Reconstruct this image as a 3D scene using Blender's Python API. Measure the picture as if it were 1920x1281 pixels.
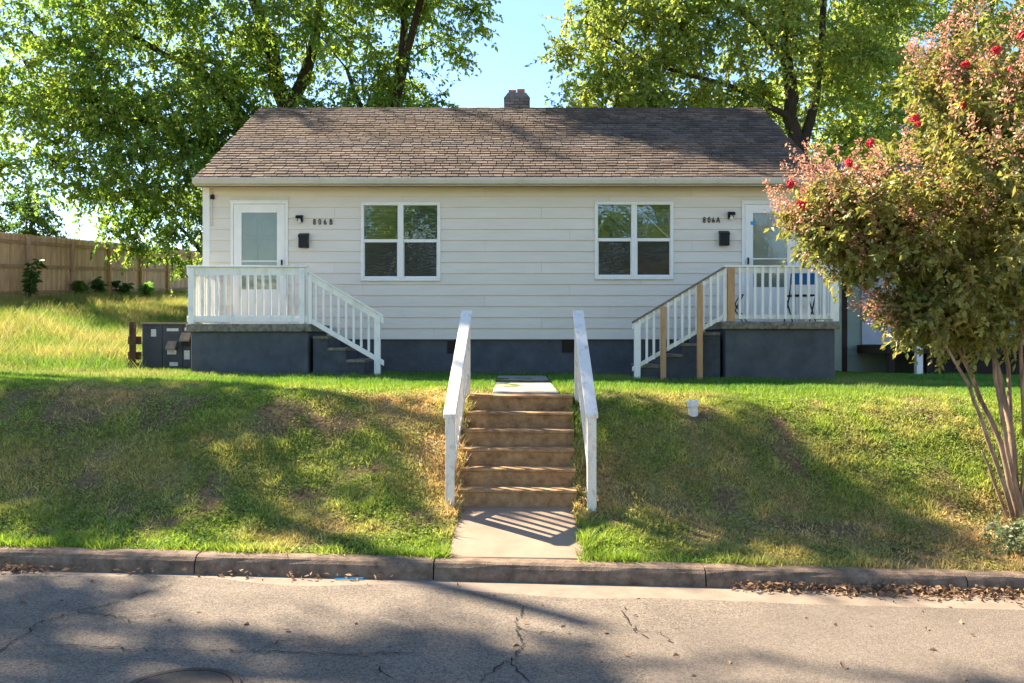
import bpy, math, random
import numpy as np
from mathutils import Vector, Matrix
R = math.radians
random.seed(7)
rng = np.random.default_rng(7)
scene = bpy.context.scene
for o in list(bpy.data.objects): bpy.data.objects.remove(o)
C = scene.collection

# ------------------------------------------------------------------ camera, sky, sun
cam_d = bpy.data.cameras.new('camera'); cam = bpy.data.objects.new('camera', cam_d); C.objects.link(cam)
cam.location = (0, 0, 2.08); cam.rotation_euler = (R(90), 0, 0)
cam_d.sensor_width = 36; cam_d.lens = 31.0; cam_d.clip_end = 3000
scene.camera = cam
SUN = Vector((-.62, .44, .65)).normalized()          # direction towards the sun: behind the house, from the left
w = bpy.data.worlds.new('World'); scene.world = w; w.use_nodes = True
nt = w.node_tree; bg = nt.nodes['Background']
sk = nt.nodes.new('ShaderNodeTexSky'); sk.sky_type = 'NISHITA'; sk.sun_disc = False
sk.sun_elevation = math.asin(SUN.z); sk.sun_rotation = math.atan2(SUN.x, SUN.y)
sk.air_density = 1.0; sk.dust_density = .2; sk.ozone_density = 4.0
nt.links.new(sk.outputs[0], bg.inputs[0]); bg.inputs[1].default_value = .072
sun_d = bpy.data.lights.new('sun', 'SUN'); sun_d.energy = 5.0; sun_d.angle = R(.6); sun_d.color = (1, .87, .68)
sun = bpy.data.objects.new('sun', sun_d); C.objects.link(sun)
sun.rotation_euler = SUN.to_track_quat('Z', 'Y').to_euler(); sun.location = (-30, 30, 40)
vs = scene.view_settings; vs.view_transform = 'Standard'; vs.look = 'None'; vs.gamma = 1; vs.exposure = 2.22
vs.use_curve_mapping = False
scene.render.engine = 'CYCLES'
scene.cycles.max_bounces = 6; scene.cycles.transparent_max_bounces = 12

# ------------------------------------------------------------------ helpers
def sm(x, a, b):
    t = np.clip((np.asarray(x, float) - a) / (b - a), 0, 1); return t * t * (3 - 2 * t)
_lat = np.random.default_rng(3).random((256, 256))
def vnoise(x, y, s=1.0, o=0):
    x = np.asarray(x, float) * s + o * 17.3 + 1000; y = np.asarray(y, float) * s + o * 9.7 + 1000
    xi = np.floor(x).astype(int); yi = np.floor(y).astype(int); fx = x - xi; fy = y - yi
    fx = fx * fx * (3 - 2 * fx); fy = fy * fy * (3 - 2 * fy)
    g = lambda a, b: _lat[a % 256, b % 256]
    return (g(xi, yi) * (1 - fx) * (1 - fy) + g(xi + 1, yi) * fx * (1 - fy) + g(xi, yi + 1) * (1 - fx) * fy + g(xi + 1, yi + 1) * fx * fy)
def fbm(x, y, s=1.0, o=0, n=4):
    a = 0; t = 0
    for k in range(n): a = a + vnoise(x, y, s * 2 ** k, o + k) * .5 ** k; t += .5 ** k
    return a / t

def nodes_of(name):
    m = bpy.data.materials.new(name); m.use_nodes = True
    return m, m.node_tree, m.node_tree.nodes['Principled BSDF']
def M(name, c1, c2=None, scale=4, rough=.75, bump=0, bscale=60, stretch=(1, 1, 1), rnd=None, rv=.25, spec=.25, detail=6, contrast=(.3, .7), metallic=0):
    m, nt, b = nodes_of(name); N = nt.nodes; L = nt.links
    c2 = c2 or tuple(v * .8 for v in c1)
    geo = N.new('ShaderNodeNewGeometry'); mp = N.new('ShaderNodeMapping'); mp.inputs['Scale'].default_value = stretch
    L.new(geo.outputs['Position'], mp.inputs[0])
    nz = N.new('ShaderNodeTexNoise'); nz.inputs['Scale'].default_value = scale; nz.inputs['Detail'].default_value = detail
    nz.inputs['Roughness'].default_value = .65
    L.new(mp.outputs[0], nz.inputs[0])
    rp = N.new('ShaderNodeValToRGB'); rp.color_ramp.elements[0].position = contrast[0]; rp.color_ramp.elements[1].position = contrast[1]
    rp.color_ramp.elements[0].color = (*c2, 1); rp.color_ramp.elements[1].color = (*c1, 1)
    L.new(nz.outputs[0], rp.inputs[0]); col = rp.outputs[0]
    if rnd:
        if rnd == 'object': src = N.new('ShaderNodeObjectInfo').outputs['Random']
        else:
            at = N.new('ShaderNodeAttribute'); at.attribute_name = 'rnd'; src = at.outputs['Fac']
        mr = N.new('ShaderNodeMapRange'); mr.inputs[3].default_value = 1 - rv; mr.inputs[4].default_value = 1 + rv
        L.new(src, mr.inputs[0])
        mx = N.new('ShaderNodeVectorMath'); mx.operation = 'SCALE'; L.new(col, mx.inputs[0]); L.new(mr.outputs[0], mx.inputs['Scale'])
        col = mx.outputs[0]
    L.new(col, b.inputs['Base Color'])
    b.inputs['Roughness'].default_value = rough; b.inputs['Specular IOR Level'].default_value = spec; b.inputs['Metallic'].default_value = metallic
    if bump:
        n2 = N.new('ShaderNodeTexNoise'); n2.inputs['Scale'].default_value = bscale; n2.inputs['Detail'].default_value = 4
        L.new(mp.outputs[0], n2.inputs[0])
        bp = N.new('ShaderNodeBump'); bp.inputs['Strength'].default_value = bump; bp.inputs['Distance'].default_value = .02
        L.new(n2.outputs[0], bp.inputs['Height']); L.new(bp.outputs[0], b.inputs['Normal'])
    return m
def M_leaf(name, trans=.45, rough=.5):
    m, nt, b = nodes_of(name); N = nt.nodes; L = nt.links
    at = N.new('ShaderNodeAttribute'); at.attribute_name = 'Col'
    L.new(at.outputs['Color'], b.inputs['Base Color']); b.inputs['Roughness'].default_value = rough
    b.inputs['Specular IOR Level'].default_value = .3
    tr = N.new('ShaderNodeBsdfTranslucent')
    hs = N.new('ShaderNodeHueSaturation'); hs.inputs['Hue'].default_value = .485; hs.inputs['Saturation'].default_value = 1.1; hs.inputs['Value'].default_value = 2.3
    L.new(at.outputs['Color'], hs.inputs['Color']); L.new(hs.outputs[0], tr.inputs[0])
    mx = N.new('ShaderNodeMixShader'); mx.inputs[0].default_value = trans
    L.new(b.outputs[0], mx.inputs[1]); L.new(tr.outputs[0], mx.inputs[2])
    L.new(mx.outputs[0], N['Material Output'].inputs[0]); return m
def M_glass(name, tint=(.9, .95, .95), base=.06):
    m, nt, b = nodes_of(name); N = nt.nodes; L = nt.links; N.remove(b)
    t = N.new('ShaderNodeBsdfTransparent'); t.inputs[0].default_value = (*tint, 1)
    g = N.new('ShaderNodeBsdfGlossy'); g.inputs['Roughness'].default_value = .02
    nz = N.new('ShaderNodeTexNoise'); nz.inputs['Scale'].default_value = 5
    geo = N.new('ShaderNodeNewGeometry'); L.new(geo.outputs['Position'], nz.inputs[0])
    bp = N.new('ShaderNodeBump'); bp.inputs['Strength'].default_value = .12; bp.inputs['Distance'].default_value = .02
    L.new(nz.outputs[0], bp.inputs['Height']); L.new(bp.outputs[0], g.inputs['Normal'])
    fr = N.new('ShaderNodeFresnel'); fr.inputs[0].default_value = 1.5
    ad = N.new('ShaderNodeMath'); ad.operation = 'ADD'; ad.inputs[1].default_value = base; L.new(fr.outputs[0], ad.inputs[0])
    mx = N.new('ShaderNodeMixShader'); L.new(ad.outputs[0], mx.inputs[0]); L.new(t.outputs[0], mx.inputs[1]); L.new(g.outputs[0], mx.inputs[2])
    L.new(mx.outputs[0], N['Material Output'].inputs[0]); return m
def M_screen(name):
    m, nt, b = nodes_of(name); N = nt.nodes; L = nt.links
    b.inputs['Base Color'].default_value = (.04, .034, .024, 1)
    t = N.new('ShaderNodeBsdfTransparent'); mx = N.new('ShaderNodeMixShader'); mx.inputs[0].default_value = .38
    L.new(t.outputs[0], mx.inputs[1]); L.new(b.outputs[0], mx.inputs[2]); L.new(mx.outputs[0], N['Material Output'].inputs[0]); return m

WLOC = {}
def put(o, parent, wl):
    o.parent = parent
    pl = WLOC[parent.name] if parent else Vector((0, 0, 0))
    o.location = Vector(wl) - pl; WLOC[o.name] = Vector(wl)
def tag(o, label=None, cat=None, group=None, kind=None):
    for k, v in (('label', label), ('category', cat), ('group', group), ('kind', kind)):
        if v: o[k] = v
    return o
def thing(name, loc, label, cat, group=None):
    o = bpy.data.objects.new(name, None); C.objects.link(o); o.empty_display_size = .2
    put(o, None, loc); return tag(o, label, cat, group)
class MB:
    def __init__(s): s.v = []; s.f = []
    def add(s, v, f):
        n = len(s.v); s.v += [tuple(p) for p in v]; s.f += [tuple(i + n for i in q) for q in f]; return s
    def hexa(s, p):      # 8 points: bottom 4 ccw, top 4 ccw
        return s.add(p, [(3, 2, 1, 0), (4, 5, 6, 7), (0, 1, 5, 4), (1, 2, 6, 5), (2, 3, 7, 6), (3, 0, 4, 7)])
    def box(s, x0, x1, y0, y1, z0, z1):
        return s.hexa([(x0, y0, z0), (x1, y0, z0), (x1, y1, z0), (x0, y1, z0), (x0, y0, z1), (x1, y0, z1), (x1, y1, z1), (x0, y1, z1)])
    def bar(s, p0, p1, wd, h):   # bar from p0 to p1 (centres of the bottom line), width wd sideways, height h vertical
        p0 = Vector(p0); p1 = Vector(p1); d = (p1 - p0); d.z = 0; d.normalize(); n = Vector((-d.y, d.x, 0)) * wd / 2; u = Vector((0, 0, h))
        return s.hexa([p0 - n, p1 - n, p1 + n, p0 + n, p0 - n + u, p1 - n + u, p1 + n + u, p0 + n + u])
    def tube(s, pts, rad, k=8, cap=True):
        pts = [Vector(p) for p in pts]; n0 = len(s.v)
        for i, p in enumerate(pts):
            d = (pts[min(i + 1, len(pts) - 1)] - pts[max(i - 1, 0)]).normalized()
            a = d.cross(Vector((0, 0, 1)) if abs(d.z) < .9 else Vector((1, 0, 0))).normalized(); b = d.cross(a)
            r = rad[i] if hasattr(rad, '__len__') else rad
            for j in range(k):
                t = 2 * math.pi * j / k; s.v.append(tuple(p + a * math.cos(t) * r + b * math.sin(t) * r))
        for i in range(len(pts) - 1):
            for j in range(k):
                a0 = n0 + i * k + j; a1 = n0 + i * k + (j + 1) % k; s.f.append((a0, a1, a1 + k, a0 + k))
        if cap:
            s.f.append(tuple(n0 + j for j in reversed(range(k)))); s.f.append(tuple(n0 + (len(pts) - 1) * k + j for j in range(k)))
        return s
    def prism(s, prof, x0, x1):      # profile of (y, z) extruded along x
        k = len(prof); v = [(x0, y, z) for y, z in prof] + [(x1, y, z) for y, z in prof]
        f = [tuple(range(k)), tuple(reversed(range(k, 2 * k)))] + [(j, j + k, (j + 1) % k + k, (j + 1) % k) for j in range(k)]
        return s.add(v, f)
    def build(s, name, mat, parent=None, bevel=0, smooth=False):
        a = np.array(s.v); c = (a.min(0) + a.max(0)) / 2; c[2] = a[:, 2].min()
        me = bpy.data.meshes.new(name); me.from_pydata((a - c).tolist(), [], s.f)
        import bmesh
        bm = bmesh.new(); bm.from_mesh(me); bmesh.ops.recalc_face_normals(bm, faces=bm.faces)
        if bevel: bmesh.ops.bevel(bm, geom=bm.edges[:], offset=bevel, segments=1, affect='EDGES', clamp_overlap=True)
        bm.to_mesh(me); bm.free()
        if smooth: me.shade_smooth()
        me.materials.append(mat); o = bpy.data.objects.new(name, me); C.objects.link(o); put(o, parent, c); return o
def inst(name, me, wl, parent, scale=(1, 1, 1), rot=(0, 0, 0)):
    o = bpy.data.objects.new(name, me); C.objects.link(o); put(o, parent, wl); o.scale = scale; o.rotation_euler = rot; return o
def raw(name, V, F, mat, parent=None, origin=(0, 0, 0), col=None, rnd=None, smooth=False):
    V = np.asarray(V, np.float32) - np.asarray(origin, np.float32); F = np.asarray(F, np.int32); k = F.shape[1]
    me = bpy.data.meshes.new(name); me.vertices.add(len(V)); me.vertices.foreach_set('co', V.ravel())
    me.loops.add(F.size); me.loops.foreach_set('vertex_index', F.ravel()); me.polygons.add(len(F))
    me.polygons.foreach_set('loop_start', np.arange(0, F.size, k, dtype=np.int32))
    if col is not None:
        a = me.color_attributes.new('Col', 'FLOAT_COLOR', 'POINT'); a.data.foreach_set('color', np.c_[col, np.ones(len(V))].astype(np.float32).ravel())
    if rnd is not None:
        a = me.attributes.new('rnd', 'FLOAT', 'POINT'); a.data.foreach_set('value', np.asarray(rnd, np.float32))
    me.update(calc_edges=True); me.validate()
    if smooth: me.shade_smooth()
    else: me.shade_flat()
    me.materials.append(mat); o = bpy.data.objects.new(name, me); C.objects.link(o); put(o, parent, origin); return o

# ------------------------------------------------------------------ materials
m_siding = M('siding_paint', (.74, .67, .575), (.68, .61, .52), scale=1.5, rough=.6, bump=.08, bscale=40, stretch=(1, 1, 6), rnd='object', rv=.025)
m_trim = M('white_trim', (.84, .81, .755), (.75, .72, .66), scale=3, rough=.5)
m_gutter = M('gutter_paint', (.64, .57, .46), (.52, .46, .37), scale=2, rough=.5)
m_found = M('slate_paint', (.095, .102, .114), (.052, .058, .068), scale=4, detail=9, rough=.7, bump=.25, bscale=35)
m_stepside = M('worn_slate_paint', (.09, .10, .115), (.04, .042, .045), scale=4, rough=.8, bump=.3, bscale=40)
m_slab = M('mossy_concrete', (.30, .27, .21), (.07, .065, .05), scale=14, rough=.9, bump=.6, bscale=70)
m_wpaint = M('white_railing_paint', (.82, .79, .73), (.56, .56, .49), scale=7, rough=.6, bump=.1, bscale=50, contrast=(.22, .5), stretch=(1, 1, .5))
m_wpeel = M('peeling_white_paint', (.74, .68, .59), (.44, .38, .30), scale=16, rough=.7, bump=.3, bscale=70, contrast=(.25, .48), stretch=(1, .4, .6))
m_pine = M('bare_pine', (.54, .33, .165), (.38, .21, .10), scale=5, rough=.75, bump=.1, bscale=40, stretch=(4, 4, .5))
m_greywood = M('weathered_wood', (.24, .19, .15), (.14, .11, .09), scale=10, rough=.85, bump=.2)
m_fence = M('fence_pine', (.68, .43, .235), (.42, .245, .13), scale=3.2, rough=.8, bump=.15, bscale=30, stretch=(3, 3, .6), rnd='object', rv=.2)
m_fencerail = M('fence_rail', (.48, .29, .16), (.28, .165, .09), scale=4, rough=.85)
m_oldpost = M('old_dark_wood', (.10, .055, .03), (.04, .025, .016), scale=8, rough=.9, bump=.4)
m_step = M('stained_concrete', (.46, .285, .14), (.17, .095, .045), scale=9, detail=10, rough=.95, bump=.5, bscale=80)
m_walk = M('walk_concrete', (.32, .23, .16), (.23, .165, .115), scale=3, rough=.9, bump=.25, bscale=110)
m_path = M('old_path_concrete', (.33, .31, .27), (.20, .185, .16), scale=6, rough=.9, bump=.3, bscale=80)
m_kerb = M('kerb_concrete', (.29, .205, .14), (.075, .052, .038), scale=8, rough=.95, bump=.6, bscale=90, detail=9)
m_pan = M('gutter_pan_concrete', (.27, .21, .155), (.17, .13, .098), scale=4, rough=.95, bump=.3, bscale=100)
m_black = M('black_metal', (.012, .012, .014), rough=.4)
m_bulb = M('bulb_glass', (.75, .73, .68), rough=.3)
m_dark = M('dark_vent', (.035, .025, .02), rough=.8)
m_room = M('room_wall', (.30, .27, .22), rough=.9)
m_blind = M('blind_slat', (.48, .41, .26), (.40, .34, .21), scale=2, rough=.6)
m_cab = M('cabinet_paint', (.055, .062, .075), (.035, .04, .05), scale=4, rough=.5)
m_label = M('paper_label', (.6, .6, .58), (.4, .4, .4), scale=40, rough=.7)
m_pvc = M('white_pvc', (.75, .75, .72), (.6, .6, .57), scale=12, rough=.4)
m_iron = M('cast_iron', (.05, .04, .035), (.025, .02, .018), scale=20, rough=.6, bump=.3)
m_blue = M('blue_plastic', (.02, .16, .42), rough=.5)
m_tape = M('blue_tape', (.05, .32, .62), rough=.6)
m_clay = M('clay_flue', (.42, .16, .09), (.32, .12, .07), scale=8, rough=.85)
m_cbrick = M('chimney_brick', (.20, .165, .14), (.11, .09, .08), scale=10, rough=.95, bump=.4, rnd='object', rv=.25)
m_mortar = M('mortar', (.13, .12, .11), rough=.95)
m_bark = M('bark', (.075, .055, .04), (.03, .022, .017), scale=6, rough=.95, bump=.8, bscale=14, stretch=(2, 2, .5))
m_myrtlebark = M('myrtle_bark', (.34, .235, .155), (.13, .08, .055), scale=9, contrast=(.35, .6), rough=.8, bump=.2, stretch=(2, 2, .4))
m_leaf = M_leaf('leaf', .5); m_leafm = M_leaf('myrtle_leaf', .35, .4); m_grass = M_leaf('grass_blade', .3, .6)
m_litter = M_leaf('dry_leaf', .15, .8)
sh = dict(scale=1.3, rough=.95, bump=.6, bscale=220, contrast=(.3, .75))
m_shing = M('asphalt_shingle', (.175, .128, .096), (.088, .065, .050), rnd='object', rv=.34, **sh)
m_shings = M('asphalt_shingles', (.175, .128, .096), (.088, .065, .050), rnd='attr', rv=.34, **sh)
m_glass = M_glass('window_glass', base=.10); m_screen = M_screen('insect_screen'); m_dglass = M_glass('door_glass', base=.0)
m_cream = M('cream_door_paint', (.60, .55, .44), (.50, .46, .36), scale=3, rough=.5)
m_nsid = M('green_siding', (.27, .33, .28), (.22, .27, .23), scale=2, rough=.6)
m_ndeck = M('dark_deck', (.045, .032, .026), (.025, .018, .015), scale=4, rough=.85)
m_nroof = M('grey_roof', (.17, .165, .16), (.10, .10, .10), scale=6, rough=.95, bump=.4)
m_ndoor = M('pale_door', (.42, .48, .55), rough=.5)

def M_road(name, c1, c2, speck):
    m = M(name, c1, c2, scale=1.2, rough=.92, bump=.55, bscale=130, detail=10); nt = m.node_tree; N = nt.nodes; L = nt.links
    b = N['Principled BSDF']; src = b.inputs['Base Color'].links[0].from_socket
    geo = N.new('ShaderNodeNewGeometry'); vo = N.new('ShaderNodeTexVoronoi'); vo.inputs['Scale'].default_value = 95
    L.new(geo.outputs['Position'], vo.inputs['Vector'])
    mr = N.new('ShaderNodeMapRange'); mr.inputs[3].default_value = 1 - speck; mr.inputs[4].default_value = 1 + speck
    sp = N.new('ShaderNodeSeparateColor'); L.new(vo.outputs['Color'], sp.inputs[0]); L.new(sp.outputs[0], mr.inputs[0])
    mx = N.new('ShaderNodeVectorMath'); mx.operation = 'SCALE'; L.new(src, mx.inputs[0]); L.new(mr.outputs[0], mx.inputs['Scale'])
    L.new(mx.outputs[0], b.inputs['Base Color']); return m
m_road = M_road('old_asphalt', (.195, .157, .120), (.12, .098, .077), .45)
m_patch = M_road('newer_asphalt', (.175, .141, .110), (.13, .105, .083), .3)
m_crack = M('road_crack', (.02, .017, .014), rough=1)

# ------------------------------------------------------------------ ground
_py = np.array([-400, -4.2, -3.3, 7.7, 7.82, 8.4, 9.0, 9.6, 10.15, 10.6, 11.1, 12, 15.5, 19, 30, 400.])
_pz = np.array([.3, .15, -.12, -.12, .125, .235, .43, .80, 1.16, 1.36, 1.44, 1.46, 1.50, 1.47, 1.5, 1.5])
def grade(X, Y):
    return -np.clip(X, -30, 30) * (.025 - .014 * sm(Y, 8, 14))
def height(X, Y, bumps=True):
    X = np.asarray(X, float); Y = np.asarray(Y, float)
    z = np.interp(Y, _py, _pz) + grade(X, Y)
    z = z + .128 * np.clip(-X - 6, 0, 9) * sm(Y, 12.5, 20) + .068 * np.clip(Y - 15.5, 0, 40) * sm(-X, 1, 7)
    if bumps:
        bw = sm(Y, 7.85, 8.6)
        z = z + bw * ((fbm(X, Y, 1.1, 1) - .5) * .10 + (fbm(X, Y, 5, 2) - .5) * .035)
    return z
def stair_c(Y): return .055 + (Y - 9.1) * .037
def ground_z(X, Y):
    z = height(X, Y)
    dip = (np.abs(X - stair_c(Y)) < .56) & (Y > 7.7) & (Y < 10.7)
    return z - .30 * dip * (Y > 9.0) - .10 * dip * (Y <= 9.0)
def blocked(X, Y):
    b = (np.abs(X - stair_c(Y)) < .585) & (Y < 10.75)
    b |= (X > -.25) & (X < .58) & (Y > 10.4) & (Y < 14.9)
    b |= (Y > 15.55) & (Y < 23) & (np.abs(X) < 5.5)
    b |= (X > -5.2) & (X < -2.15) & (Y > 14.1) & (Y < 15.7)
    b |= (X > 2.0) & (X < 5.2) & (Y > 14.1) & (Y < 15.7)
    return b
def grid_axis(parts):
    return np.unique(np.round(np.concatenate([np.arange(a, b, s) for a, b, s in parts]), 4))
gx = grid_axis([(-400, -60, 40), (-60, -18, 3), (-18, -8, .3), (-8, 8, .09), (8, 18, .3), (18, 60, 3), (60, 401, 40)])
gy = grid_axis([(-400, -20, 40), (-20, 7, 3), (7.7, 12, .08), (12, 16, .15), (16, 45, .5), (45, 100, 5), (100, 401, 50)])
GX, GY = np.meshgrid(gx, gy)
GZ = ground_z(GX, GY)
def lawn_colour(X, Y):
    d = fbm(X, Y, .7, 5); f = fbm(X, Y, 3.0, 8)
    bank = sm(Y, 7.8, 8.6) * (1 - sm(Y, 10.4, 11.6))
    dry = np.clip((d - .47) * 3.2, 0, 1) * (.35 + .65 * bank) + .35 * np.clip((f - .5) * 3, 0, 1) * bank
    dry = dry + 1.3 * sm(X, 1.8, 4.2) * (1 - sm(Y, 8.5, 9.6)) * np.clip(f * 1.6 - .1, 0, 1)
    dry = dry + .55 * np.exp(-((X + 4.6) / 2.2) ** 2 - ((Y - 9.3) / .7) ** 2)
    hill = sm(-X, 6, 9) * sm(Y, 13, 17)
    dry = np.clip(dry + .12 * bank + hill * .4, 0, 1)[..., None]
    green = np.array([.155, .235, .036]); lush = np.array([.07, .17, .024]); tan = np.array([.40, .295, .125])
    top = sm(Y, 11.0, 13.0)[..., None] * (1 - hill[..., None])
    g = green * (1 - top) + lush * top
    return g * (1 - dry) + tan * dry
soil = np.clip((.44 - fbm(GX, GY, 2.2, 20)) * 7, 0, 1)[..., None] * sm(GY, 7.8, 8.2)[..., None] * (1 - sm(GY, 11, 12))[..., None]
gc = (lawn_colour(GX, GY) * .62 + np.array([.03, .02, .008])) * (1 - soil) + np.array([.17, .115, .058]) * soil
nx, ny = len(gx), len(gy)
idx = np.arange(nx * ny).reshape(ny, nx)
F = np.stack([idx[:-1, :-1], idx[:-1, 1:], idx[1:, 1:], idx[1:, :-1]], -1).reshape(-1, 4)
m, nt, b = nodes_of('lawn_soil')
at = nt.nodes.new('ShaderNodeAttribute'); at.attribute_name = 'Col'
geo = nt.nodes.new('ShaderNodeNewGeometry'); nz = nt.nodes.new('ShaderNodeTexNoise'); nz.inputs['Scale'].default_value = 28; nz.inputs['Detail'].default_value = 8
nt.links.new(geo.outputs['Position'], nz.inputs[0])
mr = nt.nodes.new('ShaderNodeMapRange'); mr.inputs[1].default_value = .3; mr.inputs[2].default_value = .7; mr.inputs[3].default_value = .45; mr.inputs[4].default_value = 1.35
nt.links.new(nz.outputs[0], mr.inputs[0])
mx = nt.nodes.new('ShaderNodeVectorMath'); mx.operation = 'SCALE'; nt.links.new(at.outputs['Color'], mx.inputs[0]); nt.links.new(mr.outputs[0], mx.inputs['Scale'])
nt.links.new(mx.outputs[0], b.inputs['Base Color']); b.inputs['Roughness'].default_value = 1; b.inputs['Specular IOR Level'].default_value = .05
bp = nt.nodes.new('ShaderNodeBump'); bp.inputs['Strength'].default_value = .8; bp.inputs['Distance'].default_value = .04
nt.links.new(nz.outputs[0], bp.inputs['Height']); nt.links.new(bp.outputs[0], b.inputs['Normal'])
ground = raw('ground', np.c_[GX.ravel(), GY.ravel(), GZ.ravel()], F, m, col=gc.reshape(-1, 3), smooth=True)
tag(ground, 'sloping front lawn and yard ground', 'ground', kind='structure')

# ------------------------------------------------------------------ road, gutter pan, kerb
def rz(x): return -.025 * max(-30, min(30, x))
def sheet(name, xs, yfun0, yfun1, z, mat, ny=4):
    V = []; F = []
    for i, x in enumerate(xs):
        for j in range(ny + 1):
            t = j / ny; V.append((x, yfun0(x) * (1 - t) + yfun1(x) * t, rz(x) + z))
    for i in range(len(xs) - 1):
        for j in range(ny):
            a = i * (ny + 1) + j; F.append((a, a + ny + 1, a + ny + 2, a + 1))
    return raw(name, V, F, mat, None, (0, 0, 0))
xs = np.concatenate([np.arange(-60, -8, 2), np.arange(-8, 8, .12), np.arange(8, 61, 2)])
edge = lambda x: 7.17 + .04 * math.sin(x * 1.3) + .05 * (float(vnoise(x, 0, 1.7)) - .5) + .30 * float(sm(-x, -.6, 1.2)) * (.6 + .6 * float(vnoise(x, 3, 1.1)))
road = tag(sheet('road', xs, lambda x: -3.6, lambda x: min(edge(x), 7.6), .004, m_road), 'worn grey asphalt street', 'road', kind='structure')
pan = tag(sheet('gutter_pan', xs, lambda x: 7.0, lambda x: 7.66, 0, m_pan), 'pale concrete gutter strip along the kerb', 'gutter', kind='structure')
px_ = [x for x in xs if x >= .84]
pe = lambda x: 6.85 + .06 * math.sin(x * 2.1) if x < 3 else min(edge(x), 7.3) - .05
patch = tag(sheet('road_patch', np.array([.86] + [x for x in xs if x > .9]), lambda x: -3.5, lambda x: 6.3 + .85 * float(sm(x, .86, 2.6)), .008, m_patch), 'smoother asphalt patch in the street', 'road', kind='structure')
kb = MB(); kb.box(-60, 60, 7.68, 7.80, -.5, -.45)
kerb = sheet('kerb', xs, lambda x: 7.66, lambda x: 7.80, -.03, m_kerb, 1); tag(kerb, 'low concrete kerb beside the lawn', 'kerb', kind='structure')
joints = [-4.82, -2.75, -.68, 1.68, 3.95, 6.2]
ends = [-30 + 2.2 * k for k in range(11)] + [-5.9 - .0] if False else None
js = [joints[0] - 2.2 * k for k in range(8, 0, -1)] + joints + [joints[-1] + 2.2 * k for k in range(1, 9)]
prof = [(7.62, -.05), (7.635, .06), (7.65, .105), (7.675, .135), (7.71, .15), (7.84, .152), (7.84, -.05)]
for a, b_ in zip(js[:-1], js[1:]):
    mb = MB(); n = 8; V = []; Fq = []; k = len(prof)
    for i in range(n + 1):
        x = a + .006 + (b_ - a - .012) * i / n
        for (y, z) in prof: V.append((x, y + random.uniform(-.004, .004), rz(x) + z + random.uniform(-.003, .003)))
    for i in range(n):
        for j in range(k): Fq.append((i * k + j, i * k + (j + 1) % k, (i + 1) * k + (j + 1) % k, (i + 1) * k + j))
    Fq += [tuple(range(k)), tuple(n * k + j for j in range(k))]
    mb.add(V, Fq); mb.build('kerb_stone', m_kerb, kerb)
def road_pt(px, py):
    d = 2.08 * 1654 / (py - 640); x = (px - 960) / 1654 * d
    d = (2.08 - rz(x)) * 1654 / (py - 640); x = (px - 960) / 1654 * d
    return x, d
cracks = [[(985, 1140), (966, 1165), (972, 1190), (985, 1212), (955, 1240), (965, 1258), (992, 1280)], [(1170, 1142), (1168, 1152), (1185, 1170), (1190, 1182), (1215, 1200)],
          [(60, 1213), (130, 1212), (300, 1222), (390, 1221), (480, 1223), (600, 1227), (700, 1228), (780, 1226)], [(0, 1222), (20, 1206), (55, 1186), (62, 1172), (140, 1148), (190, 1138), (255, 1118), (330, 1095)],
          [(706, 1246), (716, 1262), (738, 1274)], [(955, 1240), (920, 1262), (900, 1281)], [(966, 1180), (1010, 1190), (1040, 1186)], [(140, 1148), (230, 1160), (330, 1150)], [(480, 1223), (520, 1205), (600, 1196)], [(1190, 1182), (1240, 1190), (1262, 1208)]]
for cr in cracks:
    P = [road_pt(*p) for p in cr]; Q = []
    for (a, b_) in zip(P[:-1], P[1:]):
        n = max(2, int(math.hypot(b_[0] - a[0], b_[1] - a[1]) / .035))
        for i in range(n): t = i / n; Q.append((a[0] + (b_[0] - a[0]) * t + random.uniform(-.02, .02), a[1] + (b_[1] - a[1]) * t + random.uniform(-.024, .024)))
    Q.append(P[-1]); V = []; Fq = []
    for i, (x, y) in enumerate(Q):
        wd = random.choice((.002, .003, .004, .005, .007)); p0 = Q[max(i - 1, 0)]; p1 = Q[min(i + 1, len(Q) - 1)]; d = Vector((p1[0] - p0[0], p1[1] - p0[1], 0)).normalized()
        for s in (-1, 1): V.append((x - d.y * wd * s, y + d.x * wd * s, rz(x) + .0125))
    for i in range(len(Q) - 1): Fq.append((2 * i, 2 * i + 2, 2 * i + 3, 2 * i + 1))
    raw('crack', V, Fq, m_crack, road)
# manhole cover
mh = thing('manhole_cover', (-1.93, 5.10, rz(-1.93)), 'round cast iron manhole cover set in the street', 'manhole cover')
mb = MB(); mb.tube([(-1.93, 5.10, rz(-1.93) - .02), (-1.93, 5.10, rz(-1.93) + .018)], .30, 40); mb.build('lid', m_iron, mh)
mb = MB(); n = 48; V = []; Fq = []
for i in range(n):
    t = 2 * math.pi * i / n
    for r_, z in ((.305, .020), (.345, .020), (.36, .006), (.305, -.02)): V.append((-1.93 + r_ * math.cos(t), 5.10 + r_ * math.sin(t), rz(-1.93) + z))
for i in range(n):
    for j in range(4): a = i * 4 + j; b_ = i * 4 + (j + 1) % 4; c = ((i + 1) % n) * 4 + (j + 1) % 4; d = ((i + 1) % n) * 4 + j; Fq.append((a, b_, c, d))
mb.add(V, Fq); mb.build('ring', m_iron, mh)

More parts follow.
